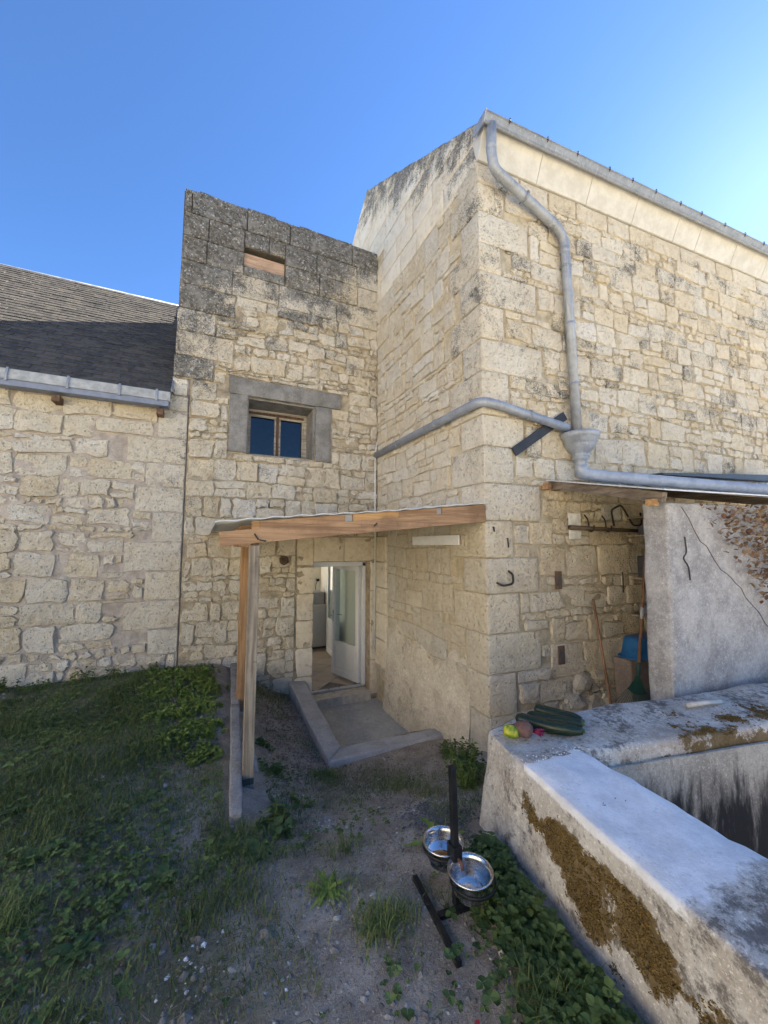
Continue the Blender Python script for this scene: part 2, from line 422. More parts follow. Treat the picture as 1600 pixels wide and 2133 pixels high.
# ================================================================== GROUND
def sm(t): t = np.clip(t, 0, 1); return t*t*(3-2*t)
def gz(x, y):
    x = np.asarray(x, float); y = np.asarray(y, float)
    z = .76 - .62*sm((x-.1)/1.25)*sm((y-1.5)/2.7)
    z = z - .12*sm((y-1.8)/1.2)*sm((x+.7)/.9)*(1-sm((y-3.8)/2.0))*(1-sm((x-.6)/.6))
    z = z + .012*np.sin(x*3.1+y*1.7) + .010*np.sin(y*4.3-x*2.2+1)
    z = np.where((x > 2.9) & (y > 1.9) & (y < 3.4), np.maximum(z, .52), z)
    z = np.where((x > 1.80) & (x < 5.3) & (y < 1.80-.2*(x-2.05)) & (y > -1.7), -1.2, z)      # sunken basin
    z = np.where((x > 1.5) & (x < 2.75) & (y > 4.35) & (y < 6.6), -.32, z)                 # under the slab
    z = np.where((y > 6.36) | ((x > 2.98) & (y > 3.5)), -.32, z)                           # under the buildings
    return z
def axis(a, b, st, far):
    v = list(np.arange(a, b+1e-6, st)); k = st; lo, hi = a, b
    while hi < far: k *= 1.35; hi += k; v.append(hi)
    k = st
    while lo > -far: k *= 1.35; lo -= k; v.insert(0, lo)
    return np.array(v)
gx = axis(-4.5, 5.5, .07, 900); gy = axis(-.4, 6.6, .07, 900)
X, Y = np.meshgrid(gx, gy, indexing='ij'); Z = gz(X, Y)
rs = np.random.RandomState(4); near = (np.abs(X) < 7) & (np.abs(Y) < 8)
Z = Z + np.where(near & (Z > .1), rs.uniform(-.006, .006, X.shape), 0)
nx, ny = X.shape; idx = np.arange(nx*ny).reshape(nx, ny)
Fg = np.stack([idx[:-1,:-1], idx[1:,:-1], idx[1:,1:], idx[:-1,1:]], -1).reshape(-1, 4)
m = Mt('dirt_and_turf')
n0 = m.noise(.9, 6, .65); n1 = m.noise(5, 7, .72); n2 = m.noise(45, 5, .75); n3 = m.noise(1.6, 5, .6, dist=.5)
c = m.mix(m.mr(n1, .35, .65), (.31,.255,.195), (.50,.43,.345)); c = m.mix(m.mr(n2, .5, .72, 0, .6), c, (.58,.52,.43))
c = m.mix(m.mr(n2, .28, .42, .6, 0), c, (.055,.046,.035))
c = m.mix(m.mr(n3, .56, .70, 0, .65), c, (.62,.575,.50))                      # pale trodden dust
turf = m.mix(n1, (.050,.062,.022), (.13,.14,.055))
lawn = m.mr(m.ma('ADD', m.ma('MULTIPLY', m.x, -.42), m.ma('MULTIPLY', m.ma('SUBTRACT', n0, .5), 2.2)), -.15, .5)
g4 = m.noise(120, 4, .7); c = m.mix(m.mr(g4, .56, .66, 0, .6), c, (.66,.62,.55)); c = m.mix(m.mr(g4, .34, .44, .6, 0), c, (.11,.09,.07))
c = m.mix(m.ma('MULTIPLY', lawn, .72), c, turf)
far = m.ma('MAXIMUM', m.mr(m.ma('ADD', m.ma('ABSOLUTE', m.x), m.ma('ABSOLUTE', m.y)), 9, 16), m.mr(m.ma('ADD', m.y, n0), -1.8, -.4, 1, 0))
c = m.mix(far, c, m.mix(m.mr(n0, .4, .6), (.46,.415,.325), (.56,.52,.43)))  # unseen ground behind the camera and far off, made pale to bounce sunlight
MAT_GROUND = m.done(c, .95, m.bump(m.ma('ADD', m.ma('ADD', n1, m.ma('MULTIPLY', n2, .6)), m.ma('MULTIPLY', m.noise(130, 4, .7), .25)), 1.0, .03), spec=.1)
g = obj('ground', np.stack([X, Y, Z], -1).reshape(-1, 3), Fg, MAT_GROUND, None, True, origin=(0, 0, 0)); tag(g, kind='structure')

# ================================================================== MATERIALS OF THE BUILDINGS
def lich_tower(m):
    a = m.ma('ADD', m.mr(m.z, 2.8, 6.4, -.06, .13, False), m.mr(m.z, 6.0, 7.7, 0, .34, False))
    b = m.ma('MULTIPLY', m.mr(m.x, -.3, .6, .16, 0), m.mr(m.z, 4.5, 5.1))
    r = m.ma('MULTIPLY', m.ma('MULTIPLY', m.mr(m.x, 1.7, 2.7, 0, -.20), m.mr(m.z, 5.2, 6.2)), m.mr(m.z, 7.2, 7.6, 1, .2))
    return m.ma('ADD', m.ma('ADD', a, b), r)
def lich_gable(m):
    d = m.ma('SUBTRACT', m.ma('ADD', m.ma('MULTIPLY', m.y, .645), 5.26), m.z)
    s = m.noise(1.0, 5, .7, vec=m.scaled((5, 5, .7)))
    a = m.mr(d, 0.0, 1.15, .40, -.16, False)
    return m.ma('ADD', a, m.ma('MULTIPLY', m.ma('SUBTRACT', s, .5), .5))
def lich_front(m):
    q = m.ma('MULTIPLY', m.mr(m.x, 3.0, 3.6, .06, 0), m.mr(m.z, 4.2, 4.8)); q = m.ma('MULTIPLY', q, m.mr(m.z, 6.3, 6.7, 1, 0))
    return m.ma('SUBTRACT', m.ma('ADD', q, m.mr(m.z, 2.6, 3.6, -.10, .085)), m.mr(m.z, 6.6, 6.9, 0, .25))
ST_TOWER = stone_mat('tuffeau_tower', lich_tower); MO_TOWER = mortar_mat('mortar_tower', (.52,.43,.29), (.30,.24,.16), lich_tower)
ST_LOW = stone_mat('tuffeau_outbuilding', lambda m: m.mr(m.x, -.75, -.3, -.12, .02)); MO_LOW = mortar_mat('mortar_pinkish', (.56,.485,.40), (.38,.315,.255))
ST_GABLE = stone_mat('tuffeau_gable', lich_gable, -.05); MO_GABLE = mortar_mat('mortar_gable', (.62,.52,.36), (.46,.375,.245))
ST_ASH = stone_mat('tuffeau_sawn', lich_gable, -.04, smooth=True)
ST_FRONT = stone_mat('tuffeau_front', lich_front, -.03); MO_FRONT = mortar_mat('mortar_front', (.54,.465,.335), (.34,.285,.195))
m = Mt('tuffeau_cornice'); n_ = m.noise(5, 6, .7); ST_CORN = m.done(m.mix(m.mr(n_, .35, .65), (.50,.475,.41), (.60,.575,.51)), .9, m.bump(m.noise(40, 5), .3, .006), spec=.1)
CONC = concrete('cement_surround', (.30,.285,.255), (.17,.16,.14))
ZINC = zincmat('zinc'); ZINC_D = zincmat('zinc_dull', (.27,.29,.315), .55); ZINC_L = zincmat('zinc_pale', (.50,.51,.50), .5)
WHITE = plain('white_pvc', (.78,.78,.76), .35, var=.04, bump=0); CABLE = plain('white_conduit', (.72,.71,.66), .5, var=.1)
m = Mt('slate'); t = m.attr('tone'); nn = m.noise(16, 5, .7)
SLATE = m.done(m.mix(m.mr(nn, .4, .7, 0, .6), m.ramp(t, [(0, (.058,.054,.048)), (.6, (.082,.074,.063)), (1, (.108,.096,.079))]), (.16,.145,.12)), m.mr(nn, .3, .7, .65, .85), m.bump(nn, .35, .004), spec=.12)
def glass(name, tint=(.9, .95, .95), refl=1.0):
    m = Mt(name); t = m.t; tr = t.nodes.new('ShaderNodeBsdfTransparent'); tr.inputs[0].default_value = (*tint, 1)
    gl = t.nodes.new('ShaderNodeBsdfGlossy'); gl.inputs['Roughness'].default_value = .02
    lw_ = t.nodes.new('ShaderNodeLayerWeight'); mx = t.nodes.new('ShaderNodeMixShader')
    f2 = m.ma('MULTIPLY', m.ma('ADD', m.ma('MULTIPLY', m.ma('POWER', lw_.outputs['Facing'], 5.0), .95), .05), refl, True)
    t.links.new(f2, mx.inputs[0]); t.links.new(tr.outputs[0], mx.inputs[1]); t.links.new(gl.outputs[0], mx.inputs[2])
    t.links.new(mx.outputs[0], m.out.inputs['Surface']); return m.m
GLASS = glass('clear_glass'); GLASS_W = glass('dusty_window_glass', (.6,.6,.6), 1.1)
m = Mt('interior_plaster'); INTW = m.done((.82,.78,.68), .8, spec=.2)
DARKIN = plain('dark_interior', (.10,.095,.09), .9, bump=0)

FT = Frame((0, 6.13, 0), (1, 0, 0), (0, -1, 0))
CX, CY = 2.73, 3.27; AR = R(94)
FG = Frame((CX, CY, 0), (0, 1, 0), (-1, 0, 0))
UR = (math.sin(AR), math.cos(AR), 0); NR = (math.cos(AR), -math.sin(AR), 0)
FR = Frame((CX, CY, 0), UR, NR)
rng = random.Random(11)

# ================================================================== TOWER
tower = thing('stone_tower', (1.1, 6.13, 0), 'tall narrow limestone tower with blackened top, small window and open glazed door', 'building')
DOOR = (1.61, 2.61, -.3, 2.15); WIN = (.53, 1.60, 3.82, 4.73); VENT = (.41, 1.05, 6.85, 7.16)
mb = wall_boxes(FT, -.272, 2.74, -.3, 4.85, .7, [DOOR, WIN], -.006)
wall_boxes(FT, -.46, 2.74, 4.85, 7.76, .7, [VENT], -.006, mb)
mortar_skin(mb, FT, -.268, 2.73, .0, 6.3, [DOOR, WIN], .001, .022, seed=1)
tw = mb.build('wall', MO_TOWER, tower, True)
# left quoins above the outbuilding's eave, long and short
q_low = []; z = 4.86; k = 0
while z < 6.28:
    h = rng.uniform(.30, .38); h = 6.30 - z if 6.30-z-h < .2 else h
    lx = -.50 + .025*(z-4.85); q_low.append((lx, (.02, .30)[k % 2] + rng.uniform(-.06, .08), z, z+h)); z += h; k += 1
holes = [(1.32, 2.74, -.4, 2.57), (.26, 1.88, 3.80, 4.74), (.26, 2.06, 4.73, 5.0)] + [(a-.1, b, c_, d) for a, b, c_, d in q_low]
polys = rubble(rng, -.266, 2.72, .12, 4.85, holes, rows=(.2, .33), widths=(.2, .46), joint=.007, jit=.017, rnd=.024, thin=.4, split=.38)
polys += rubble(rng, -.25, 2.72, 4.85, 6.30, holes, rows=(.17, .29), widths=(.2, .44), joint=.007, jit=.017, rnd=.024, thin=.45, split=.38)
emit_stones(rng, tw, FT, polys, ST_TOWER, (.010, .045), .018, maxn=230)
emit_stones(rng, tw, FT, [cell_poly(rng, (a, c_), (b, c_), (b, d), (a, d), .006, .006, .02) for a, b, c_, d in q_low], ST_TOWER, (.018, .03), .006, name='quoin_stone')
cl = [((-.50, 4.85), (1, -.021))]
asl = []
for (a, b, c_, d) in ((-.48, 2.73, 6.30, 6.675), (-.48, .408, 6.675, 7.425), (1.052, 2.73, 6.675, 7.425), (.412, 1.048, 6.675, 6.845), (.412, 1.048, 7.165, 7.425), (-.48, 2.73, 7.425, 7.80)):
    asl += ashlar(rng, a, b, c_, d, (), cl, .375, (.65, 1.15), jit=.004, rnd=.012)
emit_stones(rng, tw, FT, asl, ST_TOWER, (.016, .028), .004, name='coursed_stone', back=.10)
# coping bits that make the broken skyline
mbx = MB(); x = -.44
while x < 2.70:
    wd = rng.uniform(.18, .5); mbx.box((x, 6.11, 7.74), (min(x+wd, 2.71), 6.80, 7.775+rng.uniform(0, .05))); x += wd
rough_obj(mbx.build('wall_head', ST_TOWER, tower), 2, .012, 5, 0)
# doorway dressings: jamb blocks and two lintel stones
jz = [-.05, .38, .82, 1.24, 1.66, 2.08]; pj = []
for a, b in zip(jz, jz[1:]): pj.append(cell_poly(rng, (1.33+rng.uniform(-.02, .04), a), (1.615, a), (1.615, b), (1.33, b), .006, .006, .02))
for a, b in zip([-.05, .5, 1.1, 1.65], [.5, 1.1, 1.65, 2.15]): pj.append(cell_poly(rng, (2.605, a), (2.735, a), (2.735, b), (2.605, b), .003, .002, .005))
emit_stones(rng, tw, FT, pj, ST_ASH, (.012, .02), .004, name='jamb_stone', tones=(.3, .9))
pj = [cell_poly(rng, (1.33, 2.10), (1.60, 2.10), (1.60, 2.56), (1.33, 2.56), .004, .004, .01), cell_poly(rng, (1.60, 2.155), (2.12, 2.155), (2.12, 2.56), (1.60, 2.56), .004, .004, .01), cell_poly(rng, (2.12, 2.155), (2.73, 2.155), (2.73, 2.56), (2.12, 2.56), .004, .004, .01)]
emit_stones(rng, tw, FT, pj, ST_ASH, (.012, .018), .004, name='lintel_stone', tones=(.1, .5))
# rust-brown round stone left of the door
pr = [(1.13+.085*math.cos(a)*rng.uniform(.8, 1.1), 2.19+.075*math.sin(a)*rng.uniform(.8, 1.1)) for a in [i*math.pi/6 for i in range(12)]]
V, F = stone_geo(rng, FT, pr, .07, .02); o = obj('brown_stone', V, F, plain('ironstone', (.13,.085,.055), .9, var=.5, scale=30, bump=.8, dist=.01), tw, True, .5); tag(o, 'rust brown round stone sticking out of the wall')
# cement window surround
mb = MB(); mb.box((.27, 6.10, 3.83), (.529, 6.16, 4.728)).box((1.601, 6.10, 3.80), (1.86, 6.16, 4.728)).box((.26, 6.096, 4.73), (2.03, 6.16, 4.99))
sur = mb.build('window_surround', CONC, tower); rough_obj(sur, 4, .012, 6, .008, 3, .004)
mb = MB(); mb.box((.531, 6.165, 4.70), (1.599, 6.80, 4.727)).box((1.565, 6.165, 3.83), (1.598, 6.80, 4.69)).box((.532, 6.165, 3.84), (.55, 6.8, 4.69)); mb.build('window_reveal', CONC, tower)
mb = MB(); mb.box((.535, 6.2, 3.80), (1.595, 6.82, 3.845)); mb.build('window_sill', CONC, tower)
FRAME = wood('weathered_window_paint', (.50,.46,.38), (.36,.31,.24), 'x'); FRAMEB = wood('brown_window_wood', (.17,.095,.055), (.10,.055,.035), 'z')
wn = obj('window', MB().box((.552, 6.60, 3.846), (1.564, 6.66, 3.90)).box((.552, 6.60, 4.66), (1.564, 6.66, 4.698)).box((.552, 6.60, 3.90), (.595, 6.66, 4.66)).box((1.515, 6.60, 3.90), (1.564, 6.66, 4.66)).V,
         MB().box((0,0,0),(1,1,1)).box((0,0,0),(1,1,1)).box((0,0,0),(1,1,1)).box((0,0,0),(1,1,1)).F, FRAME, tower, tone=.8)
mb = MB(); mb.box((1.045, 6.59, 3.90), (1.085, 6.65, 4.66)).box((.595, 6.61, 4.615), (1.515, 6.65, 4.66)); mb.build('mullion', FRAMEB, wn)
for a, b in ((.598, 1.043), (1.087, 1.512)):
    mb = MB(); mb.box((a, 6.605, 3.902), (a+.03, 6.64, 4.613)).box((b-.03, 6.605, 3.902), (b, 6.64, 4.613)).box((a+.03, 6.605, 3.902), (b-.03, 6.64, 3.94)).box((a+.03, 6.605, 4.575), (b-.03, 6.64, 4.613)); mb.build('sash', FRAME, wn)
    mb = MB(); mb.box((a+.028, 6.622, 3.938), (b-.028, 6.626, 4.577)); mb.build('pane', GLASS_W, wn)
# upper floor behind the window: dark closed room
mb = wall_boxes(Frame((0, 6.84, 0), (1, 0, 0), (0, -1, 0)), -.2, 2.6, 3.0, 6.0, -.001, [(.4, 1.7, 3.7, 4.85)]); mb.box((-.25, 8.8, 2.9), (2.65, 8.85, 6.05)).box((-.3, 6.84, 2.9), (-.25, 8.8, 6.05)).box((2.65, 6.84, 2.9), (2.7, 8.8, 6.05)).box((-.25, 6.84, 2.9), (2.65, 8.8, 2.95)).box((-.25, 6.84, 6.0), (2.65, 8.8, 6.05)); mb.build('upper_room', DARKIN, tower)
# boarded vent
mb = MB(); mb.box((.412, 6.20, 6.845), (1.048, 6.23, 7.11)); mb.build('vent_board', wood('pale_board', (.66,.45,.30), (.52,.34,.22), 'x'), tower)
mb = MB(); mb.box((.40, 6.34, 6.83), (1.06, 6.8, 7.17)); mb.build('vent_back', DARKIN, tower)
# sides, back and the roof that falls away to the rear
mb = MB()
mb.hexa([(-.45, 6.82, -.3), (0, 6.82, -.3), (0, 9.9, -.3), (-.45, 9.9, -.3), (-.45, 6.82, 7.52), (0, 6.82, 7.52), (0, 9.9, 5.7), (-.45, 9.9, 5.7)]); mb.build('side_wall', MO_TOWER, tower)
mb = MB(); mb.hexa([(-.48, 6.70, 7.60), (2.72, 6.70, 7.60), (2.72, 10, 5.66), (-.48, 10, 5.66), (-.48, 6.70, 7.66), (2.72, 6.70, 7.66), (2.72, 10, 5.72), (-.48, 10, 5.72)]); mb.build('roof', SLATE, tower)
# ---- ground-floor room seen through the door
FB = Frame((0, 9.6, 0), (1, 0, 0), (0, -1, 0))
mb = wall_boxes(FB, 1.0, 3.7, -.02, 2.5, .3, [(1.03, 2.40, .2, 2.4)]); mb.build('back_wall', INTW, tower)
mb = MB(); mb.box((.9, 6.83, -.02), (1.0, 9.6, 2.5)).box((2.70, 6.835, -.02), (2.725, 9.6, 2.5)).box((.9, 6.83, 2.5), (3.7, 9.9, 2.56)).box((2.74, 6.83, -.02), (3.6, 6.85, 2.5)); mb.build('room_lining', INTW, tower)
TILE = plain('floor_tile', (.42,.34,.26), .35, var=.2, scale=5, bump=0, spec=.5)
fl = obj('floor', MB().box((1.0, 6.2, -.05), (3.6, 9.6, -.006)).V, MB().box((0,0,0),(1,1,1)).F, plain('grout', (.20,.17,.14), .9), tower)
for i in range(-6, 14):
    for j in range(0, 14):                                        # tiles laid on the diagonal
        c0 = Vector((1.2 + (i-j)*.3, 6.2 + (i+j)*.3 - 1.2)); h = .294
        if not (1.25 < c0.x < 3.2 and 6.5 < c0.y < 9.4): continue
        P = [(c0.x, c0.y-h), (c0.x+h, c0.y), (c0.x, c0.y+h), (c0.x-h, c0.y)]
        mb = MB(); mb.hexa([(a, b, -.006) for a, b in P] + [(a, b, 0) for a, b in P]); mb.build('tile', TILE, fl)
mb = MB(); mb.box((1.62, 6.10, -.16), (2.10, 6.36, .0)); mb.build('step_tile', plain('step_stone', (.55,.50,.41), .7), tower)
mb = MB(); mb.box((2.104, 6.10, -.16), (2.60, 6.36, .0)); mb.build('step_tile', plain('step_stone', (.55,.50,.41), .7), tower)
mb = MB(); mb.box((1.62, 6.37, 0.002), (2.60, 6.44, .03)); mb.build('threshold', zincmat('aluminium', (.55,.55,.56), .35), tower)
mb = MB(); mb.box((2.545, 6.36, .03), (2.608, 6.43, 2.13)).box((1.615, 6.36, 2.06), (2.608, 6.43, 2.148)).box((1.615, 6.36, .03), (1.66, 6.43, 2.06)); mb2 = MB(); mb2.box((2.596, 6.435, -.02), (2.609, 6.835, 2.15)); mb2.build('reveal_lining', INTW, tower); fo = mb.build('door_frame', WHITE, tower); bevel_obj(fo, .006)
def leaf(hinge, d, L, H, panel, parent, nm, handle=True, z0=.035):
    d = Vector((d[0], d[1], 0)).normalized(); nrm = Vector((-d.y, d.x, 0)); h = Vector((*hinge, 0))
    def blk(mb, a, b, z_0, z_1, th=.06, off=0.0):
        P = []
        for z in (z_0, z_1):
            for s, e in ((a, -1), (b, -1), (b, 1), (a, 1)):
                p = h + d*s + nrm*(e*th/2 + off); P.append((p.x, p.y, z))
        return mb.hexa(P)
    mb = MB(); blk(mb, 0, .085, z0, H); blk(mb, L-.085, L, z0, H); blk(mb, .085, L-.085, H-.085, H); blk(mb, .085, L-.085, z0, z0+.10); blk(mb, .085, L-.085, panel-.045, panel+.045)
    o = mb.build(nm, WHITE, parent); bevel_obj(o, .006)
    mb = MB(); blk(mb, .085, L-.085, z0+.10, panel-.045, .03); blk(mb, .13, L-.13, z0+.15, panel-.09, .042); mb.build('door_panel', WHITE, o)
    mb = MB(); blk(mb, .085, L-.085, panel+.045, H-.085, .012); mb.build('pane', GLASS, o)
    if handle:
        mb = MB()
        for e in (-1, 1):
            blk(mb, L-.06, L-.03, .98, 1.2, .012, e*.036); p = h + d*(L-.045) + nrm*(e*.045); q = p + nrm*(e*.05)
            mb.tube([(p.x, p.y, 1.1), (q.x, q.y, 1.1), (q.x-d.x*.11, q.y-d.y*.11, 1.1)], .009, 8)
        mb.build('handle', zincmat('steel_handle', (.6,.6,.6), .25), o)
    return o
leaf((2.53, 6.45), (-.23, .73), .80, 2.05, .60, tower, 'door')
leaf((2.57, 7.75), (.05, .9), .90, 2.1, .75, tower, 'inner_door', False)
cab = thing('cabinet', (2.45, 9.25, 0), 'pale grey tall cabinet standing at the back of the room inside the door', 'cabinet')
for nm, a, b in (('body', (2.1, 9.0, .06), (2.69, 9.5, 1.02)), ('upper_box', (2.2, 9.1, 1.024), (2.66, 9.5, 1.30))):
    mb = MB(); mb.box(a, b); bevel_obj(mb.build(nm, plain('cabinet_' + nm, (.55,.54,.53) if nm == 'body' else (.36,.36,.36), .4, var=.05, bump=0), cab), .01)
mb = MB(); mb.box((2.2, 9.05, 0.004), (2.7, 9.45, .058)); mb.build('plinth', DARKIN, cab)
mb = MB(); mb.tube(arc_path([(2.62, 9.59, 1.55), (2.62, 9.54, 1.55), (2.56, 9.53, 1.45), (2.56, 9.52, 1.31)], .06), .008, 6); mb.box((2.59, 9.55, 1.52), (2.66, 9.598, 1.58)); o = mb.build('plug_cable', plain('black_plastic', (.02,.02,.02), .5, bump=0)); tag(o, 'black plug with a cable on the bright wall inside the doorway', 'cable')

# ================================================================== OUTBUILDING ON THE LEFT
low = thing('low_outbuilding', (-2.5, 6.13, .7), 'low limestone outbuilding with a dark slate roof and zinc gutter', 'building')
mb = MB(); mb.box((-7, 6.160, -.3), (-.275, 6.75, 4.62)).box((-.50, 6.150, 4.622), (-.275, 6.75, 4.86)); ql0 = 1; mortar_skin(mb, Frame((0, 6.142, 0), (1, 0, 0), (0, -1, 0)), -5, -.29, .3, 4.5, [], .001, .022, seed=2); lw = mb.build('wall', MO_LOW, low, True)
FL = Frame((0, 6.142, 0), (1, 0, 0), (0, -1, 0)); ql = []; z = .95; k = 0
while z < 4.5:
    h = rng.uniform(.33, .43); ql.append((-.30 - (.28, .58, .4, .62)[k % 4] - rng.uniform(0, .1), -.281, z, min(z+h, 4.58))); z += h; k += 1
polys = rubble(rng, -6.4, -.30, .42, 4.55, ql + [(-.52, -.28, 4.5, 4.9)], rows=(.22, .34), widths=(.26, .6), joint=.009, jit=.019, rnd=.028, thin=.34, split=.36, wave=.045)
emit_stones(rng, lw, FL, polys, ST_LOW, (.010, .040), .016, maxn=280)
emit_stones(rng, lw, FL, [cell_poly(rng, (a, c_), (b, c_), (b, d), (a, d), .007, .006, .02) for a, b, c_, d in ql + [(-.50, -.295, 4.585, 4.84)]], ST_LOW, (.016, .028), .005, name='quoin_stone', tones=(.4, 1))
# slates
EY, EZ = 5.96, 4.53; rl = 4.32; s45 = math.sqrt(.5); per = .118; wsl = .215
mb = MB(); mb.hexa([(-7, EY+.05, EZ-.06), (-.50, EY+.05, EZ-.06), (-.50, EY+3.05, EZ+2.94), (-7, EY+3.05, EZ+2.94), (-7, EY+.03, EZ-.03), (-.50, EY+.03, EZ-.03), (-.50, EY+3.03, EZ+2.97), (-7, EY+3.03, EZ+2.97)])
roof = mb.build('roof', SLATE, low)
sl = []
for r_ in range(int(rl/per)):
    x = -.485 - (wsl/2 if r_ % 2 else 0) ; first = True
    while x > -6.9:
        wd = wsl/2 if (r_ % 2 and first) else wsl*rng.uniform(.9, 1.02)
        if r_ % 2 and first: x = -.485
        first = False; sl.append((r_, x-wd+.004, x-.001)); x -= wd
def slate_geo(r_, a, b):
    j = rng.uniform(-.008, .008); lift = rng.uniform(.009, .016); d = r_*per + j; e = d + per*1.25; P = []
    for (dd, up) in ((d, lift), (e, lift*.15)):
        for th in (0, .006):
            for xx in (a, b):
                P.append((xx, EY + (dd - (up+th))*s45 + .0, EZ + (dd + (up+th))*s45))
    t = rng.random()
    return P, [(0,1,3,2),(4,6,7,5),(0,4,5,1),(2,3,7,6),(0,2,6,4),(1,5,7,3)], t
rest = MB(); sl.sort(key=lambda q: (q[0]*.5 + max(0, -2.9-q[1])*30)); 
for i, q in enumerate(sl):
    V, F, t = slate_geo(*q)
    if i < 300: obj('slate', V, F, SLATE, roof, False, t)
    else: rest.add(V, F, t)
tag(rest.build('slate_field', SLATE, roof), kind='stuff')
mb = MB(); mb.tube([(-7, EY+3.04, EZ+3.0), (-.5, EY+3.04, EZ+3.0)], .05, 10); mb.build('ridge_cap', ZINC_D, low, True)
mb = MB(); mb.hexa([(-7, EY+3.05, EZ+2.98), (-.5, EY+3.05, EZ+2.98), (-.5, EY+6, EZ+.2), (-7, EY+6, EZ+.2), (-7, EY+3.05, EZ+3.0), (-.5, EY+3.05, EZ+3.0), (-.5, EY+6, EZ+.25), (-7, EY+6, EZ+.25)]); mb.build('rear_roof', SLATE, low)
def extrude(prof, ax0, ax1, fn):
    n = len(prof); V = [fn(ax0, *p) for p in prof] + [fn(ax1, *p) for p in prof]
    F = [(i, (i+1) % n, n+(i+1) % n, n+i) for i in range(n)] + [tuple(range(n-1, -1, -1)), tuple(range(n, 2*n))]
    return V, F
V, F = extrude([(5.87, 4.395), (5.875, 4.395), (5.915, 4.50), (5.93, 4.505), (5.93, 4.40), (6.0, 4.40), (6.0, 4.53), (5.90, 4.53), (5.895, 4.515)], -7, -.50, lambda s, a, b: (s, a, b + .0))
gu = obj('gutter', V, F, plain('pale_gutter_paint', (.42,.42,.385), .6, var=.25), low)
V, F = extrude([(5.885, 4.393), (5.885, 4.325), (5.90, 4.32), (6.10, 4.34), (6.10, 4.393)], -7, -.515, lambda s, a, b: (s, a, b)); obj('fascia_board', V, F, plain('blue_grey_paint', (.23,.26,.33), .55, var=.15), low)
for x in (-3.3, -2.75, -2.2, -1.62, -1.08, -.66, -3.9, -4.5):
    mb = MB(); mb.box((x-.012, 5.855, 4.37), (x+.012, 5.872, 4.44)).hexa([(x-.012, 5.857, 4.44), (x+.012, 5.857, 4.44), (x+.012, 5.872, 4.44), (x-.012, 5.872, 4.44), (x-.012, 5.89, 4.545), (x+.012, 5.89, 4.545), (x+.012, 5.905, 4.545), (x-.012, 5.905, 4.545)]); mb.build('bracket', ZINC, gu)
for x in (-.62, -1.75): mb = MB(); mb.box((x-.04, 5.95, 4.22), (x+.04, 6.16, 4.298)); mb.build('rafter_end', wood('old_rafter', (.22,.13,.08), (.13,.08,.05), 'y'), low)
mb = MB(); mb.hexa([(-.497, 5.93, 4.55), (-.478, 5.93, 4.55), (-.478, 8.98, 7.60), (-.497, 8.98, 7.60), (-.497, 5.93, 4.60), (-.478, 5.93, 4.60), (-.478, 8.98, 7.65), (-.497, 8.98, 7.65)]); mb.build('flashing', ZINC_D, low)

# ================================================================== BIG HOUSE
house = thing('stone_house', (CX, CY, 0), 'big limestone house corner with gable on the left and zinc gutter along the eave', 'house')
RK = .645; gtop = lambda s: 7.41 + RK*(s-.07); RS = 3.39
ZQ = [.25, .66, 1.08, 1.49, 1.91, 2.29, 2.69, 3.10, 3.51, 3.86, 4.36, 4.74, 5.14, 5.53, 5.88, 6.27, 6.62, 6.87]
LR = [.70, .36, .70, .42, .70, .36, .76, .40, .55, .36, .86, .32, .80, .30, .70, .36, .6]
LG = [.40, .62, .38, .60, .40, .66, .42, .60, .40, .62, .34, .58, .36, .60, .34, .55, .4]
hr = [(-.1, l, a, b) for l, a, b in zip(LR, ZQ, ZQ[1:])]; hg = [(-.1, l, a, b) for l, a, b in zip(LG, ZQ, ZQ[1:])]
# gable wall body
mb = MB(); prof = [(0.02, -.3), (6.8, -.3), (6.8, gtop(0)), (RS, gtop(RS)-.02), (0.02, gtop(0.02)-.02)]
V = [FG.P(a, b, -.004) for a, b in prof] + [FG.P(a, b, -.45) for a, b in prof]; n = 5
mb.add(V, [tuple(range(n-1, -1, -1)), tuple(range(n, 2*n))] + [(i, (i+1) % n, n+(i+1) % n, n+i) for i in range(n)]); mortar_skin(mb, FG, .04, 2.86, .0, 6.82, [], -.002, .013, seed=3); gw = mb.build('gable_wall', MO_GABLE, house)
pz = [(2.44, 2.88, .45, 2.58)]
polys = rubble(rng, .0, 2.84, .22, 2.69, hg + pz, rows=(.26, .40), widths=(.28, .62), joint=.006, jit=.008, rnd=.018, thin=.22, split=.22)
emit_stones(rng, gw, FG, polys, ST_GABLE, (.006, .018), .006, maxn=120, tones=(.1, .9))
polys = rubble(rng, .0, 2.84, 2.69, 6.80, hg, rows=(.20, .33), widths=(.2, .5), joint=.006, jit=.011, rnd=.02, thin=.42, split=.32)
emit_stones(rng, gw, FG, polys, ST_GABLE, (.010, .032), .010, maxn=180)
clg = [((0.07, 7.41), (RK, -1)), ((RS, gtop(RS)), (-RK, -1))]
polys = ashlar(rng, 0.005, 6.7, 6.80, 9.6, [(2.88, 7, 0, 7.70)], clg, .35, (.5, .9), jit=.003, rnd=.01)
emit_stones(rng, gw, FG, polys, ST_ASH, (.010, .016), .002, name='sawn_stone', tones=(.6, 1))
polys = ashlar(rng, 2.45, 2.86, .45, 2.57, (), (), .42, (.6, .8))
emit_stones(rng, gw, FG, polys, ST_ASH, (.045, .05), .002, name='pier_stone', tones=(.2, .7), back=.02)
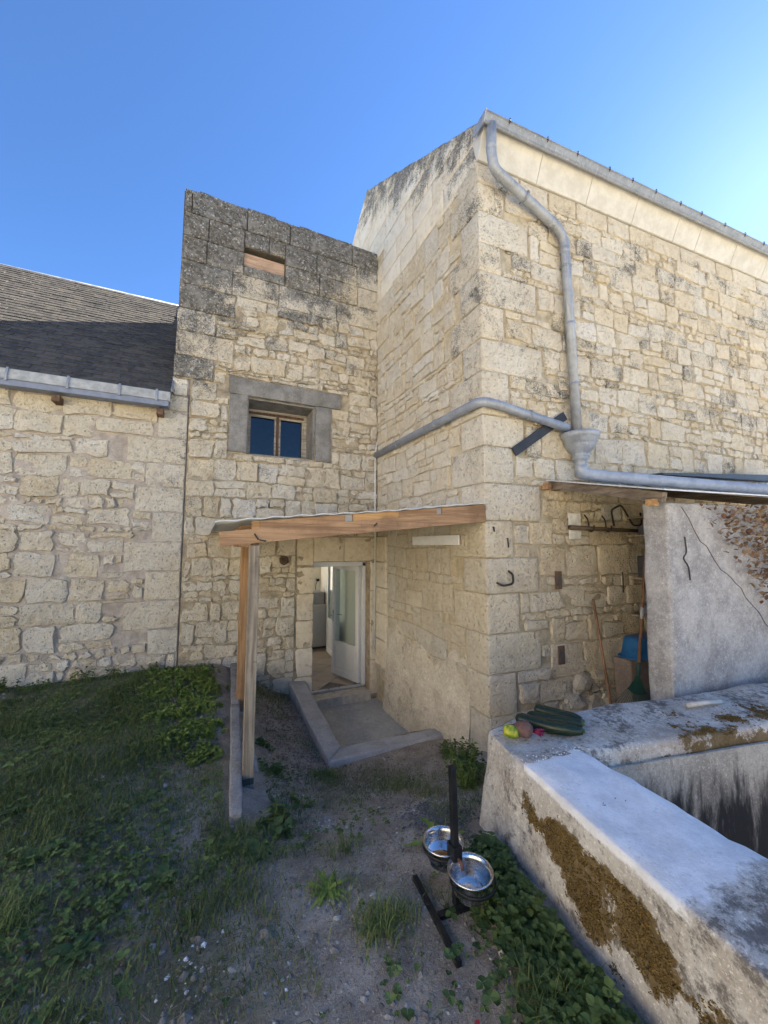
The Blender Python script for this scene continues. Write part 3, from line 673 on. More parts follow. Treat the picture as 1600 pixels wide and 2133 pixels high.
# ragged gable head
mbx = MB(); s = 0.0
while s < 6.7:
    e = s + rng.uniform(.12, .35); a, b = s, min(e, 6.7)
    if a < RS < b: b = RS; e = RS
    def gt(q): return gtop(q) if q <= RS else gtop(RS) - RK*(q-RS)
    j = rng.uniform(-.005, .03)
    mbx.hexa([FG.P(a, gt(a)-.05, .006), FG.P(b, gt(b)-.05, .006), FG.P(b, gt(b)-.05, -.46), FG.P(a, gt(a)-.05, -.46), FG.P(a, gt(a)+j, .006), FG.P(b, gt(b)+j, .006), FG.P(b, gt(b)+j, -.46), FG.P(a, gt(a)+j, -.46)]); s = e
rough_obj(mbx.build('gable_head', ST_GABLE, house), 2, .012, 6, 0)
# front wall
mb = wall_boxes(FR, .02, 9.6, -.3, 6.90, .5, [], -.004); mortar_skin(mb, FR, .04, 7.6, .0, 6.85, [], -.002, .020, seed=4); fw = mb.build('front_wall', MO_FRONT, house)
hb = [(.80, 1.04, 1.93, 2.12), (.80, 1.03, 1.10, 1.31)]
polys = rubble(rng, .0, 9.4, .22, 2.95, hr, rows=(.24, .38), widths=(.26, .58), joint=.008, jit=.013, rnd=.026, thin=.3, split=.28)
emit_stones(rng, fw, FR, polys, ST_FRONT, (.012, .036), .012, maxn=100)
polys = rubble(rng, .0, 9.4, 2.95, 6.62, hr, rows=(.22, .34), widths=(.24, .5), joint=.007, jit=.013, rnd=.024, thin=.3, split=.3)
emit_stones(rng, fw, FR, polys, ST_FRONT, (.010, .034), .010, maxn=200)
polys = ashlar(rng, .36, 9.4, 6.62, 6.87, hr, (), .26, (.35, .75), .006, .006, .02)
emit_stones(rng, fw, FR, polys, ST_FRONT, (.016, .026), .005, name='coursed_stone')
# quoins that turn the corner
c2 = Vector((CX, CY, 0))
for l, g_, a, b in zip(LR, LG, ZQ, ZQ[1:]):
    e = .020 + rng.uniform(-.006, .008); u = Vector(UR); v = Vector((0, 1, 0)); nr = Vector(NR); ng = Vector((-1, 0, 0))
    A = c2 + nr*e + ng*e; j = .006
    pl = [A, A + u*(l-.008), c2 + u*(l-.008) - nr*.05, c2 + u*.14 + v*.14, c2 + v*(g_-.008) - ng*.05, A + v*(g_-.008)]
    V = [p + Vector((0, 0, a+j)) for p in pl] + [p + Vector((0, 0, b-j)) for p in pl]
    o = obj('quoin_stone', V, [(5,4,3,2,1,0), (6,7,8,9,10,11)] + [(i, (i+1) % 6, 6+(i+1) % 6, 6+i) for i in range(6)], ST_FRONT if b > 1.2 else ST_GABLE, house, tone=rng.uniform(.3, 1))
    rough_obj(o, 3, .008, 5, .012, rng.random()*9, .003)
# sloping cornice blocks under the eave
cs = [-.02, .84, 1.66, 2.51, 3.37, 3.87, 4.75, 5.6, 6.5, 7.4, 8.3, 9.2]
for a, b in zip(cs, cs[1:]):
    P = []
    for s_ in (a+.003, b-.003): P += [FR.P(s_, 6.885, .0), FR.P(s_, 6.885, .03), FR.P(s_, 7.215, .175), FR.P(s_, 7.245, .172), FR.P(s_, 7.245, -.1)]
    o = obj('cornice_stone', P, [(4,3,2,1,0), (5,6,7,8,9)] + [(i, (i+1) % 5, 5+(i+1) % 5, 5+i) for i in range(5)], ST_CORN, house, tone=rng.uniform(.55, 1)); bevel_obj(o, .006)
# roof planes
mb = MB(); e0 = [FR.P(s_, 7.25, .15) for s_ in (.45, 9.6)]; rz = gtop(RS)-.06
mb.hexa([e0[0], e0[1], (12.3, CY+RS, rz-.05), (CX+.4, CY+RS, rz-.05), e0[0]+Vector((0,0,.05)), e0[1]+Vector((0,0,.05)), (12.3, CY+RS, rz), (CX+.4, CY+RS, rz)])
mb.hexa([(CX+.4, CY+RS+.004, rz-.05), (12.3, CY+RS+.004, rz-.05), (12.3, CY+6.9, 7.3), (CX+.4, CY+6.9, 7.3), (CX+.4, CY+RS+.004, rz), (12.3, CY+RS+.004, rz), (12.3, CY+6.9, 7.36), (CX+.4, CY+6.9, 7.36)])
mb.build('roof', SLATE, house)
mb = MB(); mb.box((12.0, 2.9, -.3), (12.35, 10.0, 7.3)).box((CX+.5, 9.7, -.3), (12, 10.05, 7.28)); mb.build('rear_wall', MO_FRONT, house)
IRON = plain('rusty_iron', (.045,.036,.03), .7, var=.4, scale=40)
# eave gutter
pr = [(.18, 7.21), (.185, 7.15), (.20, 7.13), (.218, 7.126), (.235, 7.135), (.236, 7.15), (.265, 7.20), (.278, 7.205), (.278, 7.216), (.257, 7.216), (.222, 7.158), (.206, 7.148), (.195, 7.158), (.195, 7.21)]
V, F = extrude(pr, -.06, 9.6, lambda s_, a, b: FR.P(s_, b, a)); gu = obj('gutter', V, F, ZINC_D, house)
V, F = extrude([(.15, 7.247), (.163, 7.247), (.163, 7.252), (.03, 7.33), (.0, 7.33)], .05, 9.6, lambda s_, a, b: FR.P(s_, b, a)); obj('eave_flashing', V, F, ZINC, house)
mb = MB(); mb.hexa([FR.P(-.075, 7.12, .04), FR.P(-.075, 7.12, .23), FR.P(-.062, 7.12, .23), FR.P(-.062, 7.12, .04), FR.P(-.075, 7.225, .04), FR.P(-.075, 7.225, .283), FR.P(-.062, 7.225, .283), FR.P(-.062, 7.225, .04)]); mb.build('gutter_end', ZINC, gu)
for s_ in (.25, .8, 1.27, 1.81, 2.23, 2.68, 3.19, 3.65, 4.2, 4.7, 5.2, 5.8, 6.4, 7.0):
    mb = MB(); mb.beam(FR.P(s_, 7.203, .282), FR.P(s_, 7.219, .185), .025, .005); mb.tube([FR.P(s_, 7.18, .268), FR.P(s_, 7.212, .288), FR.P(s_, 7.24, .28), FR.P(s_, 7.225, .265)], .005, 6); mb.build('bracket', IRON, gu)
# downpipe with swan neck
dp = [FR.P(.045, 7.14, .212), FR.P(.045, 6.80, .195), FR.P(.10, 6.66, .17), FR.P(1.08, 6.32, .10), FR.P(1.20, 6.20, .085), FR.P(1.255, 3.72, .10)]
mb = MB(); mb.tube(arc_path(dp, .11, 5), .055, 14, cap=True); pipe = mb.build('downpipe', ZINC, house, True)
for pt, d in ((FR.P(.55, 6.505, .15), (FR.P(1.08, 6.32, .10)-FR.P(.10, 6.66, .20))), (FR.P(1.205, 5.85, .087), Vector((0,0,1))), (FR.P(1.245, 4.35, .096), Vector((0,0,1)))):
    d = d.normalized(); mb = MB(); mb.tube([pt-d*.014, pt-d*.012, pt+d*.012, pt+d*.014], [.056, .064, .064, .056], 14); mb.tube([pt + Vector((0,0,0)), pt - Vector(NR)*.10], .010, 6); mb.build('pipe_clamp', ZINC_D, pipe, True)
for pt, d in ((FR.P(.045, 6.88, .197), Vector((0,0,1))), (FR.P(.20, 6.625, .158), FR.P(1.08, 6.32, .10)-FR.P(.10, 6.66, .17)), (FR.P(.98, 6.355, .107), FR.P(1.08, 6.32, .10)-FR.P(.10, 6.66, .17)), (FR.P(1.20, 6.06, .086), Vector((0,0,1))), (FR.P(1.225, 5.1, .091), Vector((0,0,1)))):
    d = d.normalized(); mb = MB(); mb.tube([pt-d*.03, pt-d*.028, pt+d*.028, pt+d*.03], [.0552, .0585, .0585, .0552], 14); mb.build('collar', ZINC, pipe, True)
# second pipe round the corner to the hopper
pp = [(CX-.075, 6.02, 3.99), (CX-.075, CY+.04, 3.97), FR.P(.10, 3.96, .09), FR.P(1.10, 3.80, .10)]
pp[1] = (CX-.08, CY-.05, 3.98)
mb = MB(); mb.tube(arc_path(pp, .13, 6), .052, 14); p2_ = mb.build('branch_pipe', ZINC, house, True)
for pt, d in ((Vector((CX-.075, 5.2, 3.986)), Vector((0,1,0))), (Vector((CX-.077, 4.1, 3.983)), Vector((0,1,0))), (FR.P(.55, 3.888, .095), FR.P(1.1, 3.80, .1)-FR.P(.1, 3.96, .09))):
    d = d.normalized(); mb = MB(); mb.tube([pt-d*.014, pt-d*.012, pt+d*.012, pt+d*.014], [.053, .061, .061, .053], 14); mb.build('pipe_clamp', ZINC_D, p2_, True)
hc = FR.P(1.255, 0, .13)
mb = MB(); mb.lathe([(.055, 3.30), (.064, 3.38), (.068, 3.42), (.092, 3.43), (.094, 3.455), (.078, 3.47), (.095, 3.50), (.135, 3.535), (.165, 3.59), (.172, 3.615), (.182, 3.62), (.184, 3.66), (.20, 3.67), (.215, 3.70), (.218, 3.735), (.205, 3.74), (.19, 3.71), (.12, 3.6)], (hc.x, hc.y, 0), 28); mb.build('hopper', ZINC, house, True)
e1 = Vector((6.25, 2.27, 3.11)); mb = MB(); mb.tube(arc_path([hc + Vector((0,0,3.36)), hc + Vector((0, 0, 3.27)), Vector((4.2, 2.98, 3.245)), e1, e1 + (e1-Vector((4.2, 2.98, 3.24)))*.8], .10, 5), .066, 16); mb.build('outlet_pipe', zincmat('zinc_weathered_pale', (.46,.48,.50), .6), house, True)
# stubs, hooks and iron pins left in the masonry
IRON = plain('rusty_iron', (.045,.036,.03), .7, var=.4, scale=40)
mb = MB(); mb.tube(arc_path([FR.P(.10, 2.03, .03), FR.P(.13, 2.00, .09), FR.P(.26, 2.02, .10), FR.P(.265, 2.12, .09), FR.P(.26, 2.15, .02)], .04, 4), .012, 8); tag(mb.build('wall_hook', IRON), 'black curved iron hook low on the house corner stones', 'hook')
for i, (a, t, L) in enumerate(((.25, 2.50, .10), (.07, 2.62, .05))):
    mb = MB(); mb.tube([FR.P(a, t, .0), FR.P(a, t, .04), FR.P(a+.005, t-L, .045)], .008, 6); tag(mb.build('iron_pin', IRON), ('short bent iron pin beside the corner, above the curved hook', 'small iron stub at the corner level with the canopy end')[i], 'pin')
HOLE = plain('hinge_pocket', (.10,.075,.055), .9, var=.4); 
for i, (a, t) in enumerate(((.90, 1.93), (.90, 1.10))):
    mb = MB(); mb.box((0,0,0),(1,1,1)); mb.V = [tuple(FR.P(a + x*.09, t + z*.20, .030 + y*.012)) for x, y, z in mb.V]; o = mb.build('hinge_plate', plain('rusty_plate', (.16,.10,.07), .8, var=.5, scale=30)); tag(o, ('rusty iron hinge plate let into the wall below the lean-to roof, upper one', 'rusty iron hinge plate low in the wall near the stacked rubble, lower one')[i], 'hinge plate')
    mb = MB(); mb.box((0,0,0),(1,1,1)); mb.V = [tuple(FR.P(a+.022 + x*.05, t+.04 + z*.10, .0425 + y*.004)) for x, y, z in mb.V]; mb.build('bolt_hole', DARKIN, o)
# ================================================================== ADDED BARN (unseen behind the camera, bounces warm sunlight onto the walls)
barn = thing('bounce_barn', (-8, -4, .7), 'pale limestone barn added unseen behind the viewer to bounce sunlight', 'building')
FBN = Frame((-7.6, -13.0, 0), (0, 1, 0), (1, 0, 0))
mb = wall_boxes(FBN, 0, 15.5, .3, 6.2, .5, [(3, 5.6, .3, 3.4), (9, 10, 2.0, 3.2)]); mb.build('wall', stone_mat('bounce_barn_stone', None, -.12), barn)
mb = MB(); mb.box((-8.0, -10, .3), (-7.9, -7.4, 3.4)); mb.build('bounce_barn_door', wood('bounce_barn_wood', (.22,.17,.12), (.15,.11,.08), 'z'), barn)
mb = MB(); mb.box((-8.0, -4, 2.0), (-7.95, -3, 3.2)); mb.build('shutter', wood('bounce_barn_shutter', (.22,.17,.12), (.15,.11,.08), 'z'), barn)
mb = MB(); mb.hexa([(-7.4, -13.3, 6.1), (-7.4, 2.8, 6.1), (-12, 2.8, 9.2), (-12, -13.3, 9.2), (-7.4, -13.3, 6.2), (-7.4, 2.8, 6.2), (-12, 2.8, 9.3), (-12, -13.3, 9.3)]); mb.build('roof', SLATE, barn)
# rough lime render at the foot of the gable, thicker towards the ground
V = []; F = []; na, nb_ = 64, 36
for i in range(na+1):
    s_ = .30 + 2.16*i/na; tp = 1.15 + .35*mnoise.noise(Vector((s_*1.6, 3.3, 0))) + .12*mnoise.noise(Vector((s_*6, 1.3, 0)))
    for j in range(nb_+1):
        f_ = j/nb_; t_ = -.25 + (tp+.25)*f_; n_ = .004 + .085*(1-f_)**1.5 + .024*min(1, (1-f_)*6)*min(1, (i/4), (na-i)/4) + .020*mnoise.noise(Vector((s_*3.2, t_*3.2, 5))) + .009*mnoise.noise(Vector((s_*9, t_*9, 2)))
        V.append(FG.P(s_, t_, n_ - (.03 if j == nb_ else 0)))
for i in range(na):
    for j in range(nb_): a = i*(nb_+1)+j; F.append((a, a+1, a+nb_+2, a+nb_+1))
def rend_stain(m, c):
    d_ = m.mr(m.ma('ADD', m.noise(2.4, 7, .75, dist=.6), m.ma('MULTIPLY', m.ma('SUBTRACT', m.noise(22, 5, .75), .5), .4)), .57, .70); return m.mix(m.ma('MULTIPLY', d_, .6), c, (.17,.145,.115))
obj('base_render', V, F, concrete('lime_render', (.70,.62,.48), (.54,.46,.34), coarse=30, stain=rend_stain), house, True)
# ================================================================== PORCH CANOPY
W_BEAM = wood('stained_pine', (.47,.29,.155), (.35,.20,.105), 'x'); W_NEW = wood('fresh_pine', (.56,.33,.14), (.46,.25,.10), 'x')
W_POST = wood('weathered_post', (.40,.33,.235), (.27,.215,.15), 'z'); W_POST2 = wood('orange_post', (.45,.26,.12), (.34,.18,.08), 'z'); W_DK = wood('old_grey_wood', (.25,.20,.15), (.15,.115,.085), 'y')
por = thing('porch_canopy', (1.4, 4.6, .5), 'timber porch canopy with pale sheet roof and two posts over the door', 'canopy')
def rz_(x): return 2.595 + (x-.09)*.100            # underside of the roof sheet, rising to the house
mb = MB(); mb.beam((.105, 3.25, 2.475), (2.70, 3.25, 2.735), .05, .115); bevel_obj(mb.build('beam', W_BEAM, por), .004)
xs = [.34, .40, 1.13, 1.20, 1.66, 2.09, 2.15, 2.70]
mts = [W_NEW, W_BEAM, None, W_NEW, W_BEAM, None, W_BEAM]
GREYB = plain('grey_packing', (.36,.35,.33), .9)
for a, b, mm in zip(xs, xs[1:], mts):
    mb = MB(); za, zb = 2.475+(a-.105)*.1002+.0585, 2.475+(b-.105)*.1002+.0585
    off = rng.uniform(-.004, .004) + (.012 if mm is None else 0)
    P = [(a+.001, 3.23+off, za), (b-.001, 3.23+off, zb), (b-.001, 3.27, zb), (a+.001, 3.27, za), (a+.001, 3.23+off, rz_(a)-.002), (b-.001, 3.23+off, rz_(b)-.002), (b-.001, 3.27, rz_(b)-.002), (a+.001, 3.27, rz_(a)-.002)]
    mb.hexa(P); mb.build('fascia_board', mm or GREYB, por)
# corrugated sheet
V = []; F = []; nxs = 150; ys = [3.19, 4.1, 5.1, 6.10]
for i in range(nxs+1):
    x = .07 + (2.70-.07)*i/nxs
    for y in ys: V.append((x, y, rz_(x) + .010 + .005*math.sin(i*.55) + (.006*math.sin(x*3.1) if y < 4 else 0)))
for i in range(nxs):
    for j in range(3): F.append((i*4+j, (i+1)*4+j, (i+1)*4+j+1, i*4+j+1))
nv = len(V); V += [(a, b, c_+.006) for a, b, c_ in V]; F += [tuple(q+nv for q in f[::-1]) for f in F]
for i in range(nxs): F.append((i*4, nv+i*4, nv+(i+1)*4, (i+1)*4)); F.append((i*4+3, (i+1)*4+3, nv+(i+1)*4+3, nv+i*4+3))
for j in range(3): F.append((j, j+1, nv+j+1, nv+j))
obj('roof_sheet', V, F, plain('fibre_sheet', (.74,.74,.72), .7, var=.1), por, True)
for y in (3.85, 4.5, 5.15, 5.8): mb = MB(); mb.beam((.30, y, rz_(.30)-.035), (2.68, y, rz_(2.68)-.035), .05, .06); mb.build('purlin', W_BEAM, por)
mb = MB(); mb.beam((.375, 3.29, 2.455), (.42, 6.10, 2.455), .06, .10); mb.build('side_beam', wood('side_beam_pine', (.40,.24,.13), (.28,.16,.09), 'y'), por)
mb = MB(); mb.box((.325, 3.215, .60), (.405, 3.285, 2.425)); bevel_obj(mb.build('post', W_POST, por), .005)
mb = MB(); mb.box((.385, 4.70, .62), (.465, 4.78, 2.40)); bevel_obj(mb.build('post', W_POST2, por), .005)
mb = MB(); mb.box((.327, 3.217, .605), (.403, 3.283, .66)).box((0.3245, 3.2145, .62), (.4055, 3.2855, .668)); mb.build('post_foot', wood('damp_wood', (.13,.115,.095), (.08,.07,.06), 'z'), por)
for x, y in ((.365, 3.25), (.425, 4.74)):
    mb = MB(); mb.box((x-.043, y-.045, .44), (x+.043, y+.045, .60)).box((x-.008, y-.053, .50), (x+.008, y-.045, .516)); mb.build('post_shoe', ZINC_D, por)
for (x, z, dx, dz) in ((.36, 2.52, .03, -.05), (.40, 2.47, .05, -.008), (1.40, 2.60, .03, .03)):
    mb = MB(); mb.tube([(x, 3.222, z), (x+dx, 3.212, z+dz)], .006, 5); mb.build('nail', IRON, por)

# ================================================================== KERBS, SLAB
CEM = concrete('cement_kerb', (.50,.49,.465), (.36,.35,.33), speck=False); CEMW = concrete('cement_slab', (.50,.50,.475), (.42,.42,.395), speck=False, coarse=25)
STK = concrete('kerb_stone', (.34,.32,.285), (.20,.185,.16))
mb = MB(); mb.hexa([(1.55, 4.30, -.25), (2.74, 4.30, -.25), (2.74, 6.14, -.25), (1.55, 6.14, -.25), (1.55, 4.30, -.135), (2.74, 4.30, -.135), (2.74, 6.14, -.135), (1.55, 6.14, -.135)]); tag(mb.build('paving_slab', CEMW), kind='structure')
kb = thing('slab_kerb', (1.35, 4.1, .1), 'L-shaped pale cement kerb edging the sunken slab at the door', 'kerb')
mb = MB(); mb.hexa([(1.24, 4.00, -.2), (1.45, 4.26, -.2), (1.50, 6.13, -.2), (1.25, 6.13, -.2), (1.24, 4.00, .215), (1.45, 4.26, .20), (1.50, 6.13, .33), (1.25, 6.13, .35)]); rough_obj(mb.build('long_side', CEM, kb), 4, .006, 5, .012, 1)
mb = MB(); mb.hexa([(1.245, 3.998, -.2), (2.70, 4.00, -.2), (2.72, 4.24, -.2), (1.455, 4.262, -.2), (1.245, 3.998, .211), (2.70, 4.02, .19), (2.72, 4.22, .18), (1.455, 4.262, .196)]); rough_obj(mb.build('short_side', CEM, kb), 4, .008, 5, .012, 2)
kw = thing('retaining_kerb', (.3, 4.5, .6), 'long narrow stone retaining kerb along the lawn beside the posts', 'kerb')
def seg(mb, a, b, wa, wb, z0, za, zb):
    d = Vector((b[0]-a[0], b[1]-a[1])).normalized(); n_ = Vector((d.y, -d.x))
    P = [(a[0], a[1]), (a[0]+n_.x*wa, a[1]+n_.y*wa), (b[0]+n_.x*wb, b[1]+n_.y*wb), (b[0], b[1])]
    return mb.hexa([(x, y, z0) for x, y in P] + [(P[0][0], P[0][1], za), (P[1][0], P[1][1], za), (P[2][0], P[2][1], zb), (P[3][0], P[3][1], zb)])
ky = [(.205, 2.80), (.27, 3.75), (.32, 4.6), (.37, 5.35), (.40, 6.10)]; kz = [.70, .715, .72, .73, .735]
for i in range(4):
    mb = MB(); a, b = ky[i], ky[i+1]; g_ = .003
    seg(mb, (a[0], a[1]+g_), (b[0], b[1]-g_), .085, .09, .2, kz[i]+.0, kz[i+1]); rough_obj(mb.build('kerb_stone', STK, kw), 3, .008, 6, .012, i, .004)
mb = MB(); mb.hexa([(.29, 2.78, .2), (.44, 2.82, .2), (.50, 6.1, .2), (.49, 6.1, .2), (.29, 2.78, .50), (.44, 2.82, .50), (.50, 6.1, .50), (.49, 6.1, .50)]); mb.build('channel_floor', CEM, kw)
mb = MB(); mb.hexa([(.415, 2.85, .2), (.47, 2.9, .2), (.50, 4.3, .2), (.475, 4.3, .2), (.415, 2.85, .565), (.47, 2.9, .555), (.50, 4.3, .535), (.475, 4.3, .535)]); rough_obj(mb.build('low_edge', CEM, kw), 3, .010, 6, .008, 9)

# ================================================================== WHITE-TOPPED BASIN WALLS
def basin_stain(m, c):
    moss = m.mr(m.ma('ADD', m.attr('moss'), m.ma('MULTIPLY', m.ma('SUBTRACT', m.noise(38, 5, .75), .5), 1.3)), .42, .60)
    dk = m.mr(m.ma('ADD', m.noise(3.4, 7, .75, dist=.3), m.ma('MULTIPLY', m.ma('SUBTRACT', m.noise(26, 5, .75), .5), .7)), .49, .64)
    c = m.mix(m.ma('MULTIPLY', dk, .75), c, (.075,.062,.052))
    rd = m.mr(m.noise(1.9, 6, .7), .54, .64); c = m.mix(m.ma('MULTIPLY', rd, .45), c, (.27,.185,.12))
    return m.mix(m.ma('MULTIPLY', moss, .9), c, m.mix(m.noise(60, 3), (.060,.038,.012), (.20,.125,.035)))
BAS = concrete('old_lime_render', (.60,.565,.50), (.42,.375,.31), coarse=45, stain=basin_stain)
def in_stain(m, c):
    s_ = m.noise(1.0, 6, .7, vec=m.scaled((6, 6, 1.1))); return m.mix(m.mr(m.ma('ADD', s_, m.mr(m.z, .6, 1.2, .20, -.06)), .47, .68), c, (.035,.036,.036))
BASIN = concrete('stained_render', (.44,.415,.36), (.27,.25,.215), coarse=45, stain=in_stain)
def white_stain(m, c):
    c = basin_stain(m, c)
    nz = m.n('ShaderNodeSeparateXYZ', Vector=m.t.nodes.new('ShaderNodeNewGeometry').outputs['True Normal']).outputs[2]
    e_ = m.ma('MULTIPLY', m.ma('SUBTRACT', m.noise(9, 6, .75), .5), .22); f_ = m.noise(30, 5, .75)
    k_ = m.ma('MULTIPLY', m.mr(m.ma('ADD', m.y, e_), .78, .83), m.mr(m.ma('ADD', m.z, m.ma('MULTIPLY', m.ma('SUBTRACT', f_, .5), .05)), 1.205, 1.222))
    k_ = m.ma('MULTIPLY', k_, m.mr(m.ma('ADD', m.ma('MULTIPLY', m.noise(5, 7, .75, dist=.6), 1.0), m.ma('MULTIPLY', f_, .35)), .38, .50, .65, 1))
    w_ = m.mix(m.mr(m.noise(7, 6, .7), .35, .65), (.74,.73,.70), (.90,.89,.86)); w_ = m.mix(m.mr(m.noise(75, 4, .7), .56, .68, 0, .5), w_, (.55,.53,.49))
    return m.mix(k_, c, w_)
BASW = concrete('whitewashed_render', (.60,.565,.50), (.42,.375,.31), coarse=45, stain=white_stain)
WCEM = plain('white_cement', (.84,.83,.80), .9, var=.1)
bs = thing('basin_wall', (1.9, 1.7, .6), 'low thick rendered basin walls with mossy face and whitewashed top', 'wall')
zt = 1.245
mb = MB(); mb.hexa([(1.52, 2.06, .2), (1.50, 1.66, .2), (2.06, 1.60, .2), (2.1, 2.16, .2), (1.69, 2.05, zt), (1.60, 1.66, zt), (2.05, 1.60, zt), (2.09, 2.12, zt)])
rough_obj(mb.build('corner_block', BAS, bs), 5, .022, 4, .022, 1, .007)
mb = MB(); mb.hexa([(1.50, 1.70, .2), (1.12, -1.7, .2), (1.80, -1.7, -1.3), (2.02, 1.66, -1.3), (1.612, 1.68, zt+.004), (1.05, -1.7, zt+.004), (1.80, -1.7, zt+.004), (2.03, 1.66, zt+.004)])
rough_obj(mb.build('near_wall', BASW, bs), 6, .016, 3.5, .012, 2, .008)
mb = MB(); mb.hexa([(2.03, 1.60, .15), (5.3, .98, .15), (5.3, 1.62, .15), (2.05, 2.12, .15), (2.03, 1.61, zt-.004), (5.3, .98, zt-.004), (5.3, 1.62, zt-.004), (2.05, 2.11, zt-.004)])
rough_obj(mb.build('rear_wall', BAS, bs), 6, .020, 3, .03, 3, .006)
mb = MB(); mb.hexa([(2.02, 1.58, -1.3), (5.2, .96, -1.3), (5.2, .98, -1.3), (2.02, 1.602, -1.3), (2.05, 1.585, zt-.10), (5.2, .955, zt-.10), (5.2, .98, zt-.10), (2.05, 1.602, zt-.10)])
rough_obj(mb.build('inner_face', BASIN, bs), 5, .010, 4, 0, 4, .004)
mb = MB(); mb.hexa([(5.25, -1.7, .15), (5.7, -1.7, .15), (5.7, 1.6, .15), (5.25, 1.6, .15), (5.25, -1.7, 1.2), (5.7, -1.7, 1.2), (5.7, 1.6, 1.2), (5.25, 1.6, 1.2)]); mb.build('end_wall', BAS, bs)
mb = MB(); mb.hexa([(1.8, -1.9, .15), (5.7, -1.9, .15), (5.7, -1.5, .15), (1.8, -1.5, .15), (1.8, -1.9, 1.2), (5.7, -1.9, 1.2), (5.7, -1.5, 1.2), (1.8, -1.5, 1.2)]); mb.build('end_wall', BAS, bs)
# ochre moss: a cushion of tiny tufts where it has spread over the render
def moss_f(p):
    n_ = mnoise.noise(p*3.4 + Vector((4, 1, 2)))*1.1 + mnoise.noise(p*9.0)*.85
    g_ = 1.0 - max(0, abs(p.y-1.20)-.14)/.26 - abs(p.z - (.87 + .12*p.y))/.19
    h_ = 1.0 - max(0, abs(p.y-.72)-.03)/.14 - abs(p.z-.82)/.16
    t_ = .85 - abs(p.y-1.48)/.16 - abs(p.x-3.0)/.35 if p.z > 1.19 and p.x > 2.3 else -1
    return max(g_, h_, t_)*.80 - .06 + n_ - (.9 if p.z > 1.13 and p.x < 2.2 else 0)
mossv = []; mrg = random.Random(3)
for o in [q for q in bs.children if q.name.split('.')[0] in ('near_wall', 'rear_wall', 'corner_block')]:
    me = o.data; at = me.attributes.new('moss', 'FLOAT', 'POINT'); wo_ = WL[o.name]
    at.data.foreach_set('value', np.array([max(0, min(1, .5 + .8*moss_f(v.co + wo_))) if o.name != 'corner_block' else 0 for v in me.vertices], dtype=np.float32))
    for p in me.polygons:
        c_ = p.center + wo_
        if (p.normal.z < .5 and p.normal.x > -.3) or c_.y < .3 or c_.x > 4.2 or o.name == 'corner_block': continue
        vs_ = [me.vertices[i].co + wo_ for i in p.vertices]
        for _ in range(int(p.area*90000)):
            u_, v_ = mrg.random(), mrg.random(); k_ = mrg.randrange(len(vs_)-2); a, b, d = vs_[0], vs_[k_+1], vs_[k_+2]
            if u_+v_ > 1: u_, v_ = 1-u_, 1-v_
            q = a + (b-a)*u_ + (d-a)*v_
            if moss_f(q) + .9*mnoise.noise(q*30) + .5*mnoise.noise(q*80) > .20:
                dr = (p.normal + Vector((mrg.uniform(-.8, .8), mrg.uniform(-.8, .8), mrg.uniform(-.3, .9)))).normalized(); sd_ = dr.orthogonal().normalized(); sd_.rotate(__import__('mathutils').Quaternion(dr, mrg.uniform(0, 6.28))); r_ = mrg.uniform(.002, .0055)
                mossv.append([q - sd_*r_*.6, q + sd_*r_*.6, q + dr*r_*1.3 + sd_*r_*.25, q + dr*r_*1.3 - sd_*r_*.25])
# small white cement crumbs along its edge
mb = MB()
for i in range(70):
    t_ = rng.random(); x = 1.61 + .42*t_ + rng.gauss(0, .01); y = 1.655 - .03*t_ + abs(rng.gauss(0, .03)); r_ = rng.uniform(.001, .0035)
    mb.hexa([(x+a*r_*rng.uniform(.6, 1.2), y+b*r_*rng.uniform(.6, 1.2), zt+.004+c_*r_*rng.uniform(.6, 1.4)) for c_ in (0, 1) for a, b in ((-1,-1),(1,-1),(1,1),(-1,1))])
tag(mb.build('crumbs', WCEM, bs), kind='stuff')

# ================================================================== VEGETABLES ON THE WALL
def zuc(pts, rad, lab):
    m_ = Mt('zucchini_skin'); n_ = m_.noise(40, 3); c = m_.mix(m_.mr(n_, .5, .75, 0, .6), (.010,.022,.008), (.03,.055,.018)); mt = m_.done(c, .38, spec=.45)
    P = resample(arc_path(pts, .2, 10), 30); L = len(P); rr = []
    for i in range(L):
        t = i/(L-1); rr.append(rad*(.12 + .88*min(1, (t/.09))**.5)*(1 if t < .8 else 1-.45*((t-.8)/.2)**1.5)*(1 if t > 0 else .1))
    root = thing('zucchini', pts[0], lab, 'zucchini', 'dark green zucchini on the wall')
    mb = MB(); mb.tube(P, rr, 14); mb.build('fruit', mt, root, True)
    d = (Vector(P[-1])-Vector(P[-2])).normalized(); mb = MB(); mb.tube([Vector(P[-1])-d*.005, Vector(P[-1])+d*.012], [rr[-1]*.8, rr[-1]*.6], 6); mb.build('stem', plain('zucchini_stem', (.10,.13,.05), .7), root)
    return root
zv = zt + .012
zuc([(1.90, 2.03, zv+.040), (2.00, 1.85, zv+.033), (2.15, 1.72, zv+.033)], .038, 'longest zucchini in front, nearest the beetroot on the wall')
zuc([(2.00, 2.03, zv+.036), (2.09, 1.88, zv+.045), (2.20, 1.76, zv+.050)], .033, 'middle zucchini lying between the other two on the wall')
zuc([(2.11, 2.07, zv+.045), (2.17, 1.95, zv+.040), (2.25, 1.80, zv+.040)], .040, 'rear zucchini with the thick raised tip, furthest from the beetroot')
pep = thing('pepper', (1.745, 1.905, zv), 'small yellow green bell pepper at the corner of the wall', 'pepper')
m = Mt('pepper_skin'); PEPM = m.done(m.mix(m.mr(m.noise(14, 3), .4, .65), (.10,.20,.012), (.55,.50,.03)), .3, spec=.5)
